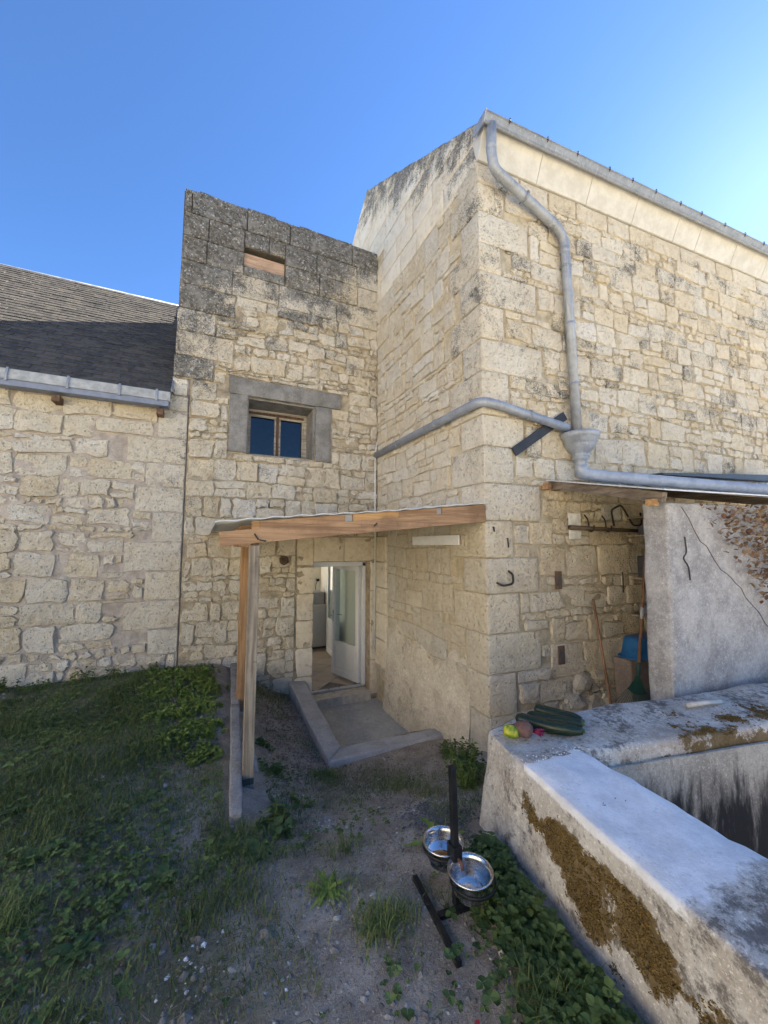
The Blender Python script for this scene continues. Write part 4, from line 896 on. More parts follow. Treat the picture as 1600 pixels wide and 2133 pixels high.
ax = Vector((.75, -.66, -.10)).normalized(); sd_ = Vector((0, 0, 1)).cross(ax).normalized(); up_ = ax.cross(sd_); c0 = Vector((1.712, 1.935, zv+.036)); V = []; F = []; NP = 18
prof = [(.0, .003), (.002, .020), (.012, .031), (.035, .037), (.06, .036), (.08, .030), (.092, .020), (.096, .006)]
for d_, r_ in prof:
    for k in range(NP):
        a = 2*math.pi*k/NP; rr = r_*(1+.09*math.cos(4*a)); V.append(c0 + ax*d_ + (sd_*math.cos(a)+up_*math.sin(a))*rr)
for i in range(len(prof)-1):
    for k in range(NP): F.append((i*NP+k, i*NP+(k+1) % NP, (i+1)*NP+(k+1) % NP, (i+1)*NP+k))
F.append(tuple(range(NP-1, -1, -1))); obj('fruit', V, F, PEPM, pep, True)
mb = MB(); p = c0+ax*.088; mb.tube([p, p+ax*.012, p+ax*.03+Vector((.01, .006, .01)), p+ax*.05+Vector((.02, .012, .012))], [.012, .006, .0055, .006], 8); mb.build('stem', plain('pepper_stem', (.30,.42,.08), .5), pep, True)
bt = thing('beetroot', (1.835, 1.85, zv), 'earthy round beetroot with cut purple stalks beside the pepper', 'beetroot')
bd = Vector((.70, -.70, -.12)).normalized(); b0 = Vector((1.82, 1.87, zv+.046)); mb = MB()
PR = [(-.10, .003), (-.075, .006), (-.055, .016), (-.042, .032), (-.02, .045), (.005, .049), (.03, .043), (.046, .030), (.052, .018)]
mb.tube([b0 + bd*a for a, _ in PR], [r_ for _, r_ in PR], 16); rough_obj(mb.build('root', plain('beet_skin', (.15,.085,.070), .85, var=.4, scale=30, bump=.6), bt), 1, .003, 25, 0)
STALK = plain('beet_stalk', (.19,.008,.045), .45, var=.5, scale=60)
for i in range(16):
    d = (bd + Vector((rng.uniform(-.5, .5), rng.uniform(-.5, .5), rng.uniform(-.25, .55)))).normalized(); p = b0+bd*.046 + d*.006; L = rng.uniform(.04, .07)
    mb = MB(); mb.tube([p, p+d*L*.6, p+d*L+Vector((0, 0, -.006))], [.006, .005, .0055], 6); mb.build('stalk', STALK, bt, True)
mb = MB(); mb.tube([(3.22, 1.70, zt+.022), (3.38, 1.668, zt+.026), (3.53, 1.63, zt+.024)], [.017, .016, .015], 8); tag(mb.build('stick', plain('bleached_stick', (.55,.51,.44), .8), None, True), 'short bleached white stick lying on the mossy wall top', 'stick')

# ================================================================== DOG BOWL STAND
BLK = plain('black_steel', (.014,.014,.015), .5, var=.4, scale=30, bump=.2); m = Mt('stainless'); n_ = m.noise(1.0, 4, .6, vec=m.scaled((3, 3, 90)))
SST = m.done(m.mix(m.mr(m.noise(30, 5, .7), .5, .7, 0, .5), (.60,.59,.58), (.34,.32,.29)), m.ma('ADD', m.mr(n_, .3, .7, .16, .30), m.mr(m.noise(30, 5, .7), .5, .7, 0, .2)), None, 1.0)
stn = thing('bowl_stand', (1.10, 1.66, .77), 'black steel bowl stand with upright pole and flat foot bars', 'stand')
gl = float(gz(1.1, 1.6)); zf = gl + .008
mb = MB(); mb.beam((.985, 1.40, zf), (1.025, 1.83, zf), .024, .022); mb.build('foot_bar', BLK, stn)
mb = MB(); mb.beam((1.245, 1.37, zf), (1.285, 1.80, zf), .024, .022); mb.build('foot_bar', BLK, stn)
mb = MB(); mb.beam((1.02, 1.602, zf+.001), (1.25, 1.582, zf+.001), .026, .024); mb.build('cross_bar', BLK, stn)
mb = MB(); mb.beam((1.130, 1.620, zf), (1.130, 1.640, 1.36), .030, .030, (0, 1, 0)); bevel_obj(mb.build('pole', BLK, stn), .003)
mb = MB(); mb.beam((1.130, 1.60, .985), (1.130, 1.66, .985), .044, .06); mb.build('collar', BLK, stn)
mb = MB(); mb.tube([(1.13, 1.60, .965), (1.125, 1.572, .975), (1.122, 1.556, .950)], .008, 6); mb.build('clip', plain('rusty_clip', (.16,.07,.04), .7), stn)
def bowl(cx, cy, zr, ro, hb, lab, water):
    rt = thing('dog_bowl', (cx, cy, zr-hb), lab, 'bowl', 'stainless bowls on the stand')
    pf = [(.001, -hb+.003), (ro*.66, -hb), (ro*.74, -hb+.01), (ro*.84, -hb*.55), (ro*.90, -.012), (ro*1.0, -.004), (ro*1.03, .0), (ro*1.02, .006), (ro*.97, .007), (ro*.90, .001), (ro*.86, -.015), (ro*.80, -hb*.55), (ro*.70, -hb+.016), (ro*.64, -hb+.010), (.001, -hb+.010)]
    mb = MB(); mb.lathe(pf, (cx, cy, zr), 40); mb.build('shell', SST, rt, True)
    if water:
        m_ = Mt('water'); m_.b.inputs['Transmission Weight'].default_value = 1; m_.b.inputs['IOR'].default_value = 1.33
        mb = MB(); mb.lathe([(.001, -hb*.55), (ro*.795, -hb*.55)], (cx, cy, zr), 32); mb.build('water', m_.done((.9, .95, .97), .02), rt, True)
bowl(1.140, 1.525, .965, .100, .095, 'empty stainless steel dog bowl in front of the black pole', False)
bowl(1.135, 1.735, .955, .100, .095, 'stainless steel dog bowl of water behind the black pole', True)
for cy in (1.515, 1.735):
    mb = MB(); mb.lathe([(.0965, .93), (.104, .93), (.104, .942), (.0965, .942), (.0965, .93)], (1.14 + (.005 if cy < 1.6 else -.005), cy, 0), 28); mb.build('bowl_ring', BLK, stn, True)

# ================================================================== LEAN-TO ON THE RIGHT
COARSE = concrete('shuttered_concrete', (.44,.42,.395), (.28,.265,.25), coarse=30)
cwp = thing('concrete_wall', (4.3, 1.9, 1.0), 'rough upright concrete wall under the lean-to roof', 'wall')
mb = MB(); mb.hexa([(3.46, 1.93, .3), (6.6, 1.71, .3), (6.6, 1.93, .3), (3.50, 2.15, .3), (3.55, 1.93, 2.79), (6.6, 1.71, 2.86), (6.6, 1.93, 2.86), (3.58, 2.15, 2.80)])
rough_obj(mb.build('panel', COARSE, cwp), 6, .012, 4, .02, 2, .006)
lt = thing('lean_to_roof', (4.6, 2.5, 2.9), 'sloping pale sheet roof of the lean-to on brown rafters', 'roof')
A0, A1, B0, B1 = FR.P(.83, 3.17, .02), FR.P(6.0, 3.17, .02), Vector((3.30, 1.80, 2.865)), Vector((7.2, 1.50, 2.90))
mb = MB(); mb.hexa([B0, B1, A1, A0] + [q + Vector((0, 0, .012)) for q in (B0, B1, A1, A0)]); mb.build('roof_sheet', plain('pale_roof_sheet', (.62,.63,.63), .5, var=.15), lt)
mb = MB(); d_ = Vector((.03, .02, -.045)); mb.beam(A0 + Vector((.05, -.03, -.047)), B0 + Vector((.10, .06, -.047)), .05, .085); mb.build('rafter', W_DK, lt)
mb = MB(); mb.beam(FR.P(2.6, 3.12, .03), Vector((5.4, 1.75, 2.84)), .05, .085); mb.build('rafter', W_DK, lt)
mb = MB(); mb.beam(Vector((3.36, 1.90, 2.78)), Vector((3.36, 1.97, 2.78)), .06, .055); mb.build('rafter_tail', W_NEW, lt)
for a in (.80, .93): mb = MB(); mb.beam(FR.P(a, 3.095, .0), FR.P(a, 3.095, .10), .055, .07); mb.build('wall_peg', W_BEAM, lt)
mb = MB(); mb.hexa([(5.05, 2.76, 3.29), (7.8, 2.62, 3.37), (7.8, 2.80, 3.38), (5.05, 2.92, 3.30), (5.05, 2.76, 3.31), (7.8, 2.62, 3.47), (7.8, 2.80, 3.48), (5.05, 2.92, 3.32)]); tag(mb.build('metal_sheet', plain('dark_sheet', (.05,.055,.065), .45, var=.3), None), 'dark flat metal sheet lying above the outlet pipe on the lean-to', 'sheet')
mb = MB(); mb.hexa([(6.3, 2.78, 3.08), (6.4, 2.78, 3.08), (6.4, 2.86, 3.10), (6.3, 2.86, 3.10), (6.3, 2.78, 3.315), (6.4, 2.78, 3.315), (6.4, 2.86, 3.32), (6.3, 2.86, 3.32)]); tag(mb.build('packing_block', W_DK), 'wooden packing block under the dark metal sheet on the lean-to', 'block')
# wall furniture under the roof
PT = plain('pale_plate', (.80,.78,.72), .7)
def wplate(fr, s0, t0, s1, t1, n0, n1, mat, name, lab, cat, slant=0):
    mb = MB(); P = [fr.P(s, t + (slant if s == s1 else 0), n_) for t in (t0, t1) for s, n_ in ((s0, n1), (s1, n1), (s1, n0), (s0, n0))]
    mb.hexa(P); o = mb.build(name, mat); bevel_obj(o, .003); return tag(o, lab, cat)
wplate(FR, 1.12, 2.50, 1.30, 2.80, .04, .055, PT, 'wall_plate', 'pale square plate on the wall behind the long pole', 'plate')
wplate(FG, .40, 2.43, 1.48, 2.545, .05, .075, plain('white_board', (.88,.87,.83), .7, var=.06), 'white_board', 'white painted plank fixed to the wall under the canopy', 'plank', -.0)
mb = MB(); mb.tube([FR.P(1.08, 2.63, .10), FR.P(1.7, 2.615, .10), FR.P(2.45, 2.60, .11)], [.030, .024, .02], 10); tag(mb.build('pole', wood('dark_pole', (.16,.12,.08), (.09,.065,.045), 'x'), None, True), 'long dark wooden pole hung level under the lean-to', 'pole')
for i, (a, t) in enumerate(((1.40, 2.63), (1.68, 2.63))):
    mb = MB(); mb.tube(arc_path([FR.P(a, t+.16, .02), FR.P(a, t+.10, .07), FR.P(a, t-.045, .08), FR.P(a, t-.04, .14), FR.P(a, t+.03, .15)], .03, 3), .008, 6); tag(mb.build('pole_hook', IRON), ('iron hook carrying the long pole, beside the pale plate', 'iron hook carrying the long pole, right of the other hook')[i], 'hook')
mb = MB(); mb.tube(arc_path([FR.P(1.85, 2.66, .05), FR.P(1.80, 2.86, .06), FR.P(1.98, 2.93, .06), FR.P(2.16, 2.67, .07), FR.P(2.32, 2.68, .07), FR.P(2.33, 2.84, .05)], .05, 4), .011, 8); tag(mb.build('bent_rod', IRON), 'bent iron rod shaped like a hook above the long pole', 'rod')
mb = MB(); mb.tube([FR.P(1.95, 1.85, .05), FR.P(1.95, 2.10, .055)], .007, 6); tag(mb.build('iron_spike', IRON), 'thin upright iron spike on the wall under the lean-to', 'spike')
mb = MB(); mb.tube(arc_path([(3.72, 1.895, 2.5), (3.735, 1.895, 2.36), (3.66, 1.89, 2.32), (3.74, 1.89, 2.25), (3.76, 1.895, 2.13)], .04, 4), .006, 6); tag(mb.build('bent_wire', IRON), 'crooked dark wire hanging on the concrete wall', 'wire')
# shelves at the back corner
sh = thing('shelf_unit', (4.95, 2.85, .6), 'narrow wooden shelf unit half hidden behind the concrete wall', 'shelf')
W_SH = wood('shelf_wood', (.40,.30,.20), (.27,.19,.12), 'x')
for z in (2.53, 2.02, 1.58, 2.75): mb = MB(); mb.box((4.72, 2.70, z), (5.5, 3.02, z+.022)); mb.build('shelf', W_SH, sh)
for x in (5.42,): mb = MB(); mb.box((x, 2.70, .45), (x+.03, 3.02, 2.8)); mb.build('upright', W_SH, sh)
for i, (x0, z0, x1, z1, cc) in enumerate(((4.80, 2.043, 5.2, 2.30, (.05,.05,.055)), (4.78, 1.603, 5.1, 1.72, (.15,.15,.17)), (4.85, 2.553, 5.2, 2.66, (.09,.09,.10)))):
    mb = MB(); mb.box((x0, 2.72, z0), (x1, 2.98, z1)); tag(bevel_obj(mb.build('stored_box', plain('stored_box_%d' % i, cc, .7)), .012), ('black box on the middle shelf behind the concrete wall', 'dark grey cloth bundle on the lowest shelf behind the concrete wall', 'dark tray on the top shelf behind the concrete wall')[i], 'box')
# tub and blue basin
tb = thing('storage_tub', (4.65, 2.75, .45), 'dusty brown cement tub under the blue basin', 'tub')
mb = MB(); mb.hexa([(4.40, 2.86, .40), (5.2, 2.86, .40), (5.2, 3.04, .40), (4.40, 3.04, .40), (4.36, 2.84, 1.14), (5.3, 2.84, 1.06), (5.3, 3.05, 1.06), (4.36, 3.05, 1.14)]); rough_obj(mb.build('body', concrete('tub_cement', (.33,.26,.21), (.23,.18,.145)), tb), 4, .01, 4, .02, 3)
BLUE = plain('blue_plastic', (.02,.13,.30), .35, var=.2, bump=0, spec=.5)
bb = thing('blue_basin', (4.62, 2.72, 1.15), 'upturned blue plastic basin on the brown tub', 'basin')
V = []; F = []; NB = 28
for k, (sx, sy, z) in enumerate(((.41, .30, 1.135), (.42, .31, 1.14), (.415, .305, 1.155), (.37, .27, 1.16), (.33, .24, 1.33), (.31, .225, 1.36), (.28, .20, 1.37), (.001, .001, 1.37))):
    for i in range(NB):
        a = 2*math.pi*i/NB; ca, sa = math.cos(a), math.sin(a); e = .55
        V.append((4.82 + sx*math.copysign(abs(ca)**e, ca), 2.92 + .55*sy*math.copysign(abs(sa)**e, sa), z - .05*(4.82 + sx*ca - 4.46)*.8))
for k in range(7):
    for i in range(NB): F.append((k*NB+i, k*NB+(i+1) % NB, (k+1)*NB+(i+1) % NB, (k+1)*NB+i))
obj('bowl', V, F, BLUE, bb, True)
# tools
HND = wood('tool_handle', (.36,.20,.11), (.25,.13,.07), 'z')
rk = thing('leaf_rake', (4.28, 2.45, .5), 'green fan leaf rake with wooden handle leaning beside the tub', 'rake')
p0, p1 = Vector((4.10, 2.28, .82)), Vector((4.55, 2.78, 2.45))
p0 = Vector((4.35, 2.75, 1.05)); p1 = Vector((4.81, 2.85, 2.565))
mb = MB(); mb.tube([p0, p0.lerp(p1, .5), p1], [.017, .016, .015], 10); mb.build('handle', HND, rk, True)
a_, b_ = p0.lerp(p1, .36), p0.lerp(p1, .44); mb = MB(); mb.tube([a_, b_], .0175, 10); mb.build('label_band', plain('label_paper', (.5,.5,.47), .6, var=.5, scale=60), rk, True)
mb = MB(); mb.tube([p0.lerp(p1, -.03), p0.lerp(p1, .06)], .021, 10); mb.build('socket', plain('rake_socket', (.05,.10,.08), .5), rk, True)
RKG = plain('rake_green', (.035,.11,.085), .45)
ax_ = (p0-p1).normalized(); sx_ = Vector((.94, -.30, -.05)); sx_ = (sx_ - ax_*sx_.dot(ax_)).normalized(); q0 = p0.lerp(p1, -.03)
V = [q0 + sx_*.02, q0 - sx_*.02]; mb = MB(); pl_ = []
for k in range(9): a = (k-4)/4*.62; pl_.append(q0 + (ax_*math.cos(a) + sx_*math.sin(a))*.19)
mb.add([q0 - sx_*.018] + pl_ + [q0 + sx_*.018], [tuple([10] + list(range(10)))[::-1]]); nrm_ = sx_.cross(ax_)*.004
mb.add([q0 - sx_*.018 + nrm_] + [p + nrm_ for p in pl_] + [q0 + sx_*.018 + nrm_], [tuple([10] + list(range(10)))]); mb.build('fan_plate', RKG, rk)
for k in range(19):
    a = (k-9)/9*.66; d = ax_*math.cos(a) + sx_*math.sin(a); p = q0 + d*.17; e = q0 + d*.40
    mb = MB(); mb.tube([p, e, e + ax_*.01 - nrm_*8], .0026, 5); mb.build('tine', RKG, rk)
r2 = thing('garden_rake', (4.0, 2.6, .5), 'slim wooden handled tool with dark wire head leaning on the wall', 'rake')
h0, h1 = Vector((3.92, 2.62, .55)), Vector((3.98, 3.0, 1.80))
h0 = Vector((3.72, 2.50, .70)); h1 = Vector((4.05, 3.06, 1.82))
h1 = Vector((4.09, 3.06, 1.81)); h0 = Vector((3.83, 2.68, .52))
mb = MB(); mb.tube([h0, h1], [.015, .014], 10); mb.build('handle', HND, r2, True)
for k in range(11):
    a = (k-5)/5*.7; d = Vector((math.sin(a), -.2, -math.cos(a)*.3)); s_ = Vector((3.95, 2.55, .86)); mb = MB(); mb.tube([s_, s_ + Vector((math.sin(a)*.22, -.03, -.10-.10*math.cos(a)))], .003, 5); mb.build('tine', IRON, r2)
mb = MB(); mb.tube([h0 + (h1-h0)*.12, Vector((3.95, 2.55, .86))], .008, 6); mb.build('neck', IRON, r2)
# loose rubble stones piled against the foot of the wall
for i, (s_, t, r_) in enumerate(((1.15, .62, .16), (1.42, .58, .17), (1.72, .62, .15), (1.25, .88, .13), (1.55, .90, .14), (1.95, .58, .15), (1.80, .85, .11), (.95, .55, .14), (1.36, 1.06, .09), (1.62, 1.10, .08))):
    bm = bmesh.new(); bmesh.ops.create_icosphere(bm, subdivisions=2, radius=r_)
    c_ = FR.P(s_, t, -.045)
    for v in bm.verts: v.co = Vector((v.co.x*1.1, v.co.y*.8, v.co.z*.9)) * (1 + .22*mnoise.noise(v.co*7 + Vector((i*3.1, 0, 0))) + .45*mnoise.noise(v.co*4.5 + Vector((0, i*2.7, 5))))
    V = [v.co + c_ for v in bm.verts]; F = [[q.index for q in f.verts] for f in bm.faces]; bm.free()
    o = obj('loose_stone', V, F, ST_GABLE, None, False, rng.uniform(.3, .9)); tag(o, ('broad rounded rubble stone at the wall foot behind the zucchini', 'large rubble stone at the wall foot, middle of the bottom row', 'rubble stone at the wall foot just left of the leaning handle', 'upper rubble stone at the left of the heap', 'upper rubble stone in the middle of the heap', 'rubble stone at the wall foot behind the rake, right end', 'upper rubble stone at the right of the heap by the tub', 'leftmost rubble stone at the wall foot beside the corner', 'small rubble stone capping the middle of the heap', 'smallest rubble stone capping the heap at the right')[i], 'stone', 'rubble stones at the wall foot')
# conduit in the corner by the door
mb = MB(); mb.tube(arc_path([(2.70, 6.085, 4.24), (2.665, 6.082, 3.98), (2.665, 6.082, 2.66), (2.668, 6.082, 2.62), (2.655, 6.06, 2.5), (2.66, 6.085, .65)], .05, 3), .013, 8); tag(mb.build('conduit', CABLE, None, True), 'thin white conduit running down the corner right of the door', 'conduit')
# tarred strap behind the branch pipe
mb = MB(); a_, b_ = FR.P(.36, 3.46, .048), FR.P(1.13, 3.97, .048); mb.beam(a_, b_, .02, .105, Vector((0, 0, 1))); tag(bevel_obj(mb.build('dark_strap', plain('dark_slate_strip', (.035,.037,.042), .5, var=.3)), .003), 'dark flat strip slanting across the wall behind the pipe', 'strip')
# ================================================================== GROUND COVER
nr = np.random.RandomState(7)
def fast_obj(name, V, k, mat, tone, parent=None):
    """V: (n, k, 3) polygons of k corners each"""
    V = np.asarray(V, dtype=np.float32); n = len(V); me = bpy.data.meshes.new(name)
    c = (V.reshape(-1, 3).min(0) + V.reshape(-1, 3).max(0))/2; L = V.reshape(-1, 3) - c
    me.vertices.add(n*k); me.vertices.foreach_set('co', L.ravel()); me.loops.add(n*k); me.loops.foreach_set('vertex_index', np.arange(n*k, dtype=np.int32))
    me.polygons.add(n); me.polygons.foreach_set('loop_start', np.arange(0, n*k, k, dtype=np.int32)); me.update(calc_edges=True)
    a = me.attributes.new('tone', 'FLOAT', 'FACE'); a.data.foreach_set('value', np.asarray(tone, dtype=np.float32)); me.materials.append(mat)
    o = bpy.data.objects.new(name, me); COL.objects.link(o); cc = Vector(c.tolist())
    if parent is not None: o.parent = parent; o.location = cc - WL[parent.name]
    else: o.location = cc
    WL[o.name] = cc; return o
def pn(x, y, s, o=0.0):
    return np.array([mnoise.noise(Vector((a*s+o, b*s-o, o*.7))) for a, b in zip(x, y)])
def allowed(x, y):
    ok = (y < 6.08) & (y > -.6)
    ok &= ~((x > 1.20) & (y > 3.97)); ok &= ~((x > .19) & (x < .50) & (y > 2.78))
    ok &= ~(x > np.where(y < 1.66, 1.13 + .20*(y+.6)*.78, 1.52)) | ((y > 2.10) & (x < 2.6) & (y < 3.95) & (x < 2.62))
    ok &= ~((y > 3.1) & (x > 2.62))
    return ok
def blades(x, y, h, wd, lean, tone):
    n = len(x); z = gz(x, y) - .005; a = nr.uniform(0, 2*np.pi, n); d = np.stack([np.cos(a), np.sin(a), 0*a], 1); s = np.stack([-np.sin(a), np.cos(a), 0*a], 1)
    b = np.stack([x, y, z], 1); up = np.array([0, 0, 1.0]); l = nr.uniform(.2, 1, n)*lean
    m_ = b + d*(h*l*.35)[:, None] + up*(h*.6)[:, None]; t = b + d*(h*l)[:, None] + up*(h*np.sqrt(np.clip(1-.5*l*l, .2, 1)))[:, None]; w_ = (wd/2)[:, None]
    q1 = np.stack([b - s*w_, b + s*w_, m_ + s*w_*.8, m_ - s*w_*.8], 1); q2 = np.stack([m_ - s*w_*.8, m_ + s*w_*.8, t + s*w_*.1, t - s*w_*.1], 1)
    return np.concatenate([q1, q2]), np.concatenate([tone, tone])
def leaves(c, size, ratio, tilt, tone, az=None):
    """diamond leaves starting at c, folded along the rib: two quads each -> (2n,4,3)"""
    n = len(c); a = nr.uniform(0, 2*np.pi, n) if az is None else az; e = nr.uniform(-tilt, tilt, n)
    d = np.stack([np.cos(a)*np.cos(e), np.sin(a)*np.cos(e), np.sin(e)], 1); s = np.stack([-np.sin(a), np.cos(a), 0*a], 1); u = np.cross(d, s)
    L = size[:, None]; W = (size*ratio/2)[:, None]; f = nr.uniform(.05, .35, n)[:, None]*W
    base = c; tip = c + d*L - u*0*L; m1 = c + d*L*.38; m2 = c + d*L*.72
    r1 = m1 + s*W + u*f; r2 = m2 + s*W*.75 + u*f; l1 = m1 - s*W + u*f; l2 = m2 - s*W*.75 + u*f
    Q1 = np.stack([base, r1, r2, tip], 1); Q2 = np.stack([base, tip, l2, l1], 1)
    return np.concatenate([Q1, Q2]), np.concatenate([tone, tone])
G_GRASS = leafmat('grass_blades', (.055,.082,.018), (.20,.235,.07)); G_CLOV = leafmat('clover_leaves', (.042,.080,.020), (.15,.205,.055)); G_WEED = leafmat('weed_leaves', (.07,.13,.022), (.26,.33,.065)); G_BROAD = leafmat('broad_leaves', (.035,.070,.022), (.11,.155,.055))
tag(fast_obj('moss', np.array([[tuple(c) for c in q] for q in mossv]), 4, leafmat('ochre_moss', (.10,.066,.018), (.34,.225,.07), .9), nr.uniform(0, 1, len(mossv)), bs), kind='stuff')
# --- short turf, thick on the left and thin on the trodden middle
N = 420000; x = nr.uniform(-4.2, 2.4, N); y = nr.uniform(.2, 6.08, N)
dens = .58 - .46*np.clip((x+.45)/1.0, 0, 1) - .30*np.clip((2.3-y)/1.2, 0, 1)*np.clip((x+1.6)/1.0, 0, 1) + .70*pn(x, y, 1.1, 3.0) + .50*pn(x, y, 3.6, 8.0); dens = np.clip(dens, .010, 1)
k = (nr.uniform(0, 1, N) < dens) & allowed(x, y); x, y = x[k], y[k]; n = len(x)
V, T = blades(x, y, nr.uniform(.018, .065, n)*(1+.7*np.clip(pn(x, y, 2.0, 1.0)*2, -.4, 1)), nr.uniform(.0022, .005, n), 1.25, np.clip(nr.normal(.45, .25, n), 0, 1))
tag(fast_obj('grass', V, 4, G_GRASS, T), 'short patchy green turf covering the yard on the left', 'grass', kind='stuff')
# dead straw
N = 18000; x = nr.uniform(-2.5, 2.4, N); y = nr.uniform(.4, 4.5, N); k = allowed(x, y); x, y = x[k], y[k]; n = len(x); a = nr.uniform(0, 2*np.pi, n); L = nr.uniform(.01, .06, n)
b = np.stack([x, y, gz(x, y)+.006], 1); d = np.stack([np.cos(a), np.sin(a), nr.uniform(-.1, .2, n)], 1)*L[:, None]; s = np.stack([-np.sin(a), np.cos(a), 0*a], 1)*.0012
tag(fast_obj('straw', np.stack([b-s, b+s, b+d+s*.5, b+d-s*.5], 1), 4, leafmat('dry_straw', (.22,.17,.10), (.40,.34,.23)), nr.uniform(0, 1, n)), 'scattered dry straw bits on the bare dirt', 'straw', kind='stuff')
# --- clover and small leaves
def clover(x, y, hmax, r, name, lab, mat, tone=(.45, .28), hmin=.015):
    n = len(x); z = gz(x, y) + nr.uniform(hmin, 1, n)**1.0*hmax; c = np.stack([x, y, z], 1); R_ = np.clip(nr.lognormal(-.05, .38, n), .4, 2.0)*r; az = nr.uniform(0, 2*np.pi, n); tn = np.clip(nr.normal(*tone, n), 0, 1); Vs = []; Ts = []
    for j in range(3):
        v, t = leaves(c, R_, 1.0, .45, tn, az + j*2.094); Vs.append(v); Ts.append(t)
    return tag(fast_obj(name, np.concatenate(Vs), 4, mat, np.concatenate(Ts)), lab, 'clover', kind='stuff')
N = 2300; t = nr.uniform(0, 1, N); y = 1.85 - 1.35*t; edge = 1.13 + .156*(y+.6); x = edge + .02 - np.abs(nr.normal(0, 1, N))*(.10+.09*np.sin(t*3.14))
k = (x > .9) & allowed(x, y); clover(x[k], y[k], .085, .020, 'clover', 'dense dark clover along the foot of the basin wall', G_CLOV, (.42, .36))
N = 60000; x = nr.uniform(-4.2, 1.2, N); y = nr.uniform(.3, 6.05, N); dn = .30 - .30*np.clip((x+.9)/1.3, 0, 1) + .8*pn(x, y, 1.5, 21.0); k = (nr.uniform(0, 1, N) < np.clip(dn, .006, .8)) & allowed(x, y)
clover(x[k], y[k], .045, .015, 'lawn_clover', 'low clover growing through the turf', G_CLOV, (.5, .3))
N = 5000; x = nr.uniform(-2.6, .18, N); y = nr.uniform(2.2, 6.0, N); dn = .35 + .9*pn(x, y, 1.3, 41.0) + .4*pn(x, y, 4.0, 2.0); k = (nr.uniform(0, 1, N) < np.clip(dn, 0, .9)) & allowed(x, y)
clover(x[k], y[k], .05, .019, 'bank_leaves', 'low bright leafy ground cover on the left bank', G_CLOV, (.55, .35))
# --- leafy weeds: each clump is a plant with stems and leaves
def weed(cx, cy, rad, h, nl, size, mat, name, lab, cat, group=None, ratio=.55, tone=(.5, .25), seed=0):
    global nr
    nr = np.random.RandomState(seed); z0 = float(gz(cx, cy)); root = thing(name, (cx, cy, z0), lab, cat, group)
    ns = max(4, nl//14); mb = MB(); P = []
    for i in range(ns):
        a = nr.uniform(0, 2*np.pi); r_ = rad*nr.uniform(0, 1)**.75; bx, by = cx + r_*.75*math.cos(a), cy + r_*.75*math.sin(a); hh = h*nr.uniform(.5, 1)*(1-.35*r_/rad); zb = float(gz(bx, by))
        tx, ty = bx + nr.normal(0, .03), by + nr.normal(0, .03); mb.tube([(bx, by, zb-.01), ((bx+tx)/2, (by+ty)/2, zb+hh*.55), (tx, ty, zb+hh)], [.0028, .0022, .0012], 4, cap=False)
        for j in range(nl//ns):
            f = nr.uniform(.15, 1.0); P.append((bx+(tx-bx)*f + nr.normal(0, .006), by+(ty-by)*f + nr.normal(0, .006), zb+hh*f))
    tag(mb.build('stems', G_WEED, root), kind='stuff'); P = np.array(P); n = len(P)
    v, t = leaves(P, nr.uniform(.6, 1.2, n)*size, ratio, .55, np.clip(nr.normal(*tone, n), 0, 1)); fast_obj('foliage', v, 4, mat, t, root); return root
def rosette(cx, cy, n, L, ratio, mat, name, lab, cat, group=None, seed=0, tone=(.5, .2), toothed=False):
    rg = random.Random(seed); z0 = float(gz(cx, cy)); root = thing(name, (cx, cy, z0), lab, cat, group)
    for i in range(n):
        a = i/n*2*math.pi + rg.uniform(-.3, .3); l = L*rg.uniform(.6, 1.1); e0 = rg.uniform(.15, .65); V = []; F = []; K = 11 if toothed else 7; d = Vector((math.cos(a), math.sin(a), 0)); s = Vector((-math.sin(a), math.cos(a), 0)); p = Vector((cx, cy, z0+.004)); el = e0
        for k_ in range(K):
            f = k_/(K-1); wv = l*ratio*.5*math.sin(math.pi*min(1, .06+f*.94)**.8)*(1 if not toothed else (1.0 if k_ % 2 else .35)) + .0012
            V += [p - s*wv + Vector((0, 0, wv*.25)), p, p + s*wv + Vector((0, 0, wv*.25))]
            p = p + (d*math.cos(el) + Vector((0, 0, 1))*math.sin(el))*(l/(K-1)); el -= e0*1.7/(K-1)
        for k_ in range(K-1): b_ = k_*3; F += [(b_, b_+1, b_+4, b_+3), (b_+1, b_+2, b_+5, b_+4)]
        obj('leaf', V, F, mat, root, True, max(0, min(1, rg.gauss(*tone))))
    return root
# bright leafy patch left of the long kerb
spots = [(.03, 5.62, .22, .16), (-.18, 5.45, .24, .15), (.10, 5.15, .22, .14), (-.15, 4.95, .24, .13), (.02, 4.62, .22, .13), (-.22, 4.45, .22, .11), (.10, 4.20, .17, .10), (-.38, 5.75, .22, .13), (-.42, 5.15, .22, .11), (-.12, 4.05, .20, .10), (.05, 3.75, .15, .08)]
where = ['by the wall, furthest end beside the kerb', 'second from the wall, left row', 'in the row beside the kerb, below the far clump', 'in the middle of the bright patch', 'beside the kerb in the middle of the lawn', 'in the left row, thinner and lower', 'nearest the camera in the bright patch', 'close under the wall foot, left of the far clump', 'at the left margin of the bright patch', 'low and thin, left of the front post', 'small, nearest the front post']
for i, (cx, cy, r_, h) in enumerate(spots):
    weed(cx, cy, r_*1.45, h*(.6+.5*rng.random()), 620, .036, G_WEED, 'leafy_weed', 'bright green leafy weed clump ' + where[i], 'weed', 'leafy weeds beside the kerb', .6, (.62, .25), 30+i)
foot = [(-.55, 5.98), (-.95, 5.95), (-1.30, 5.98), (-1.72, 5.9), (-2.05, 5.97), (-2.45, 5.9), (-2.9, 5.95)]
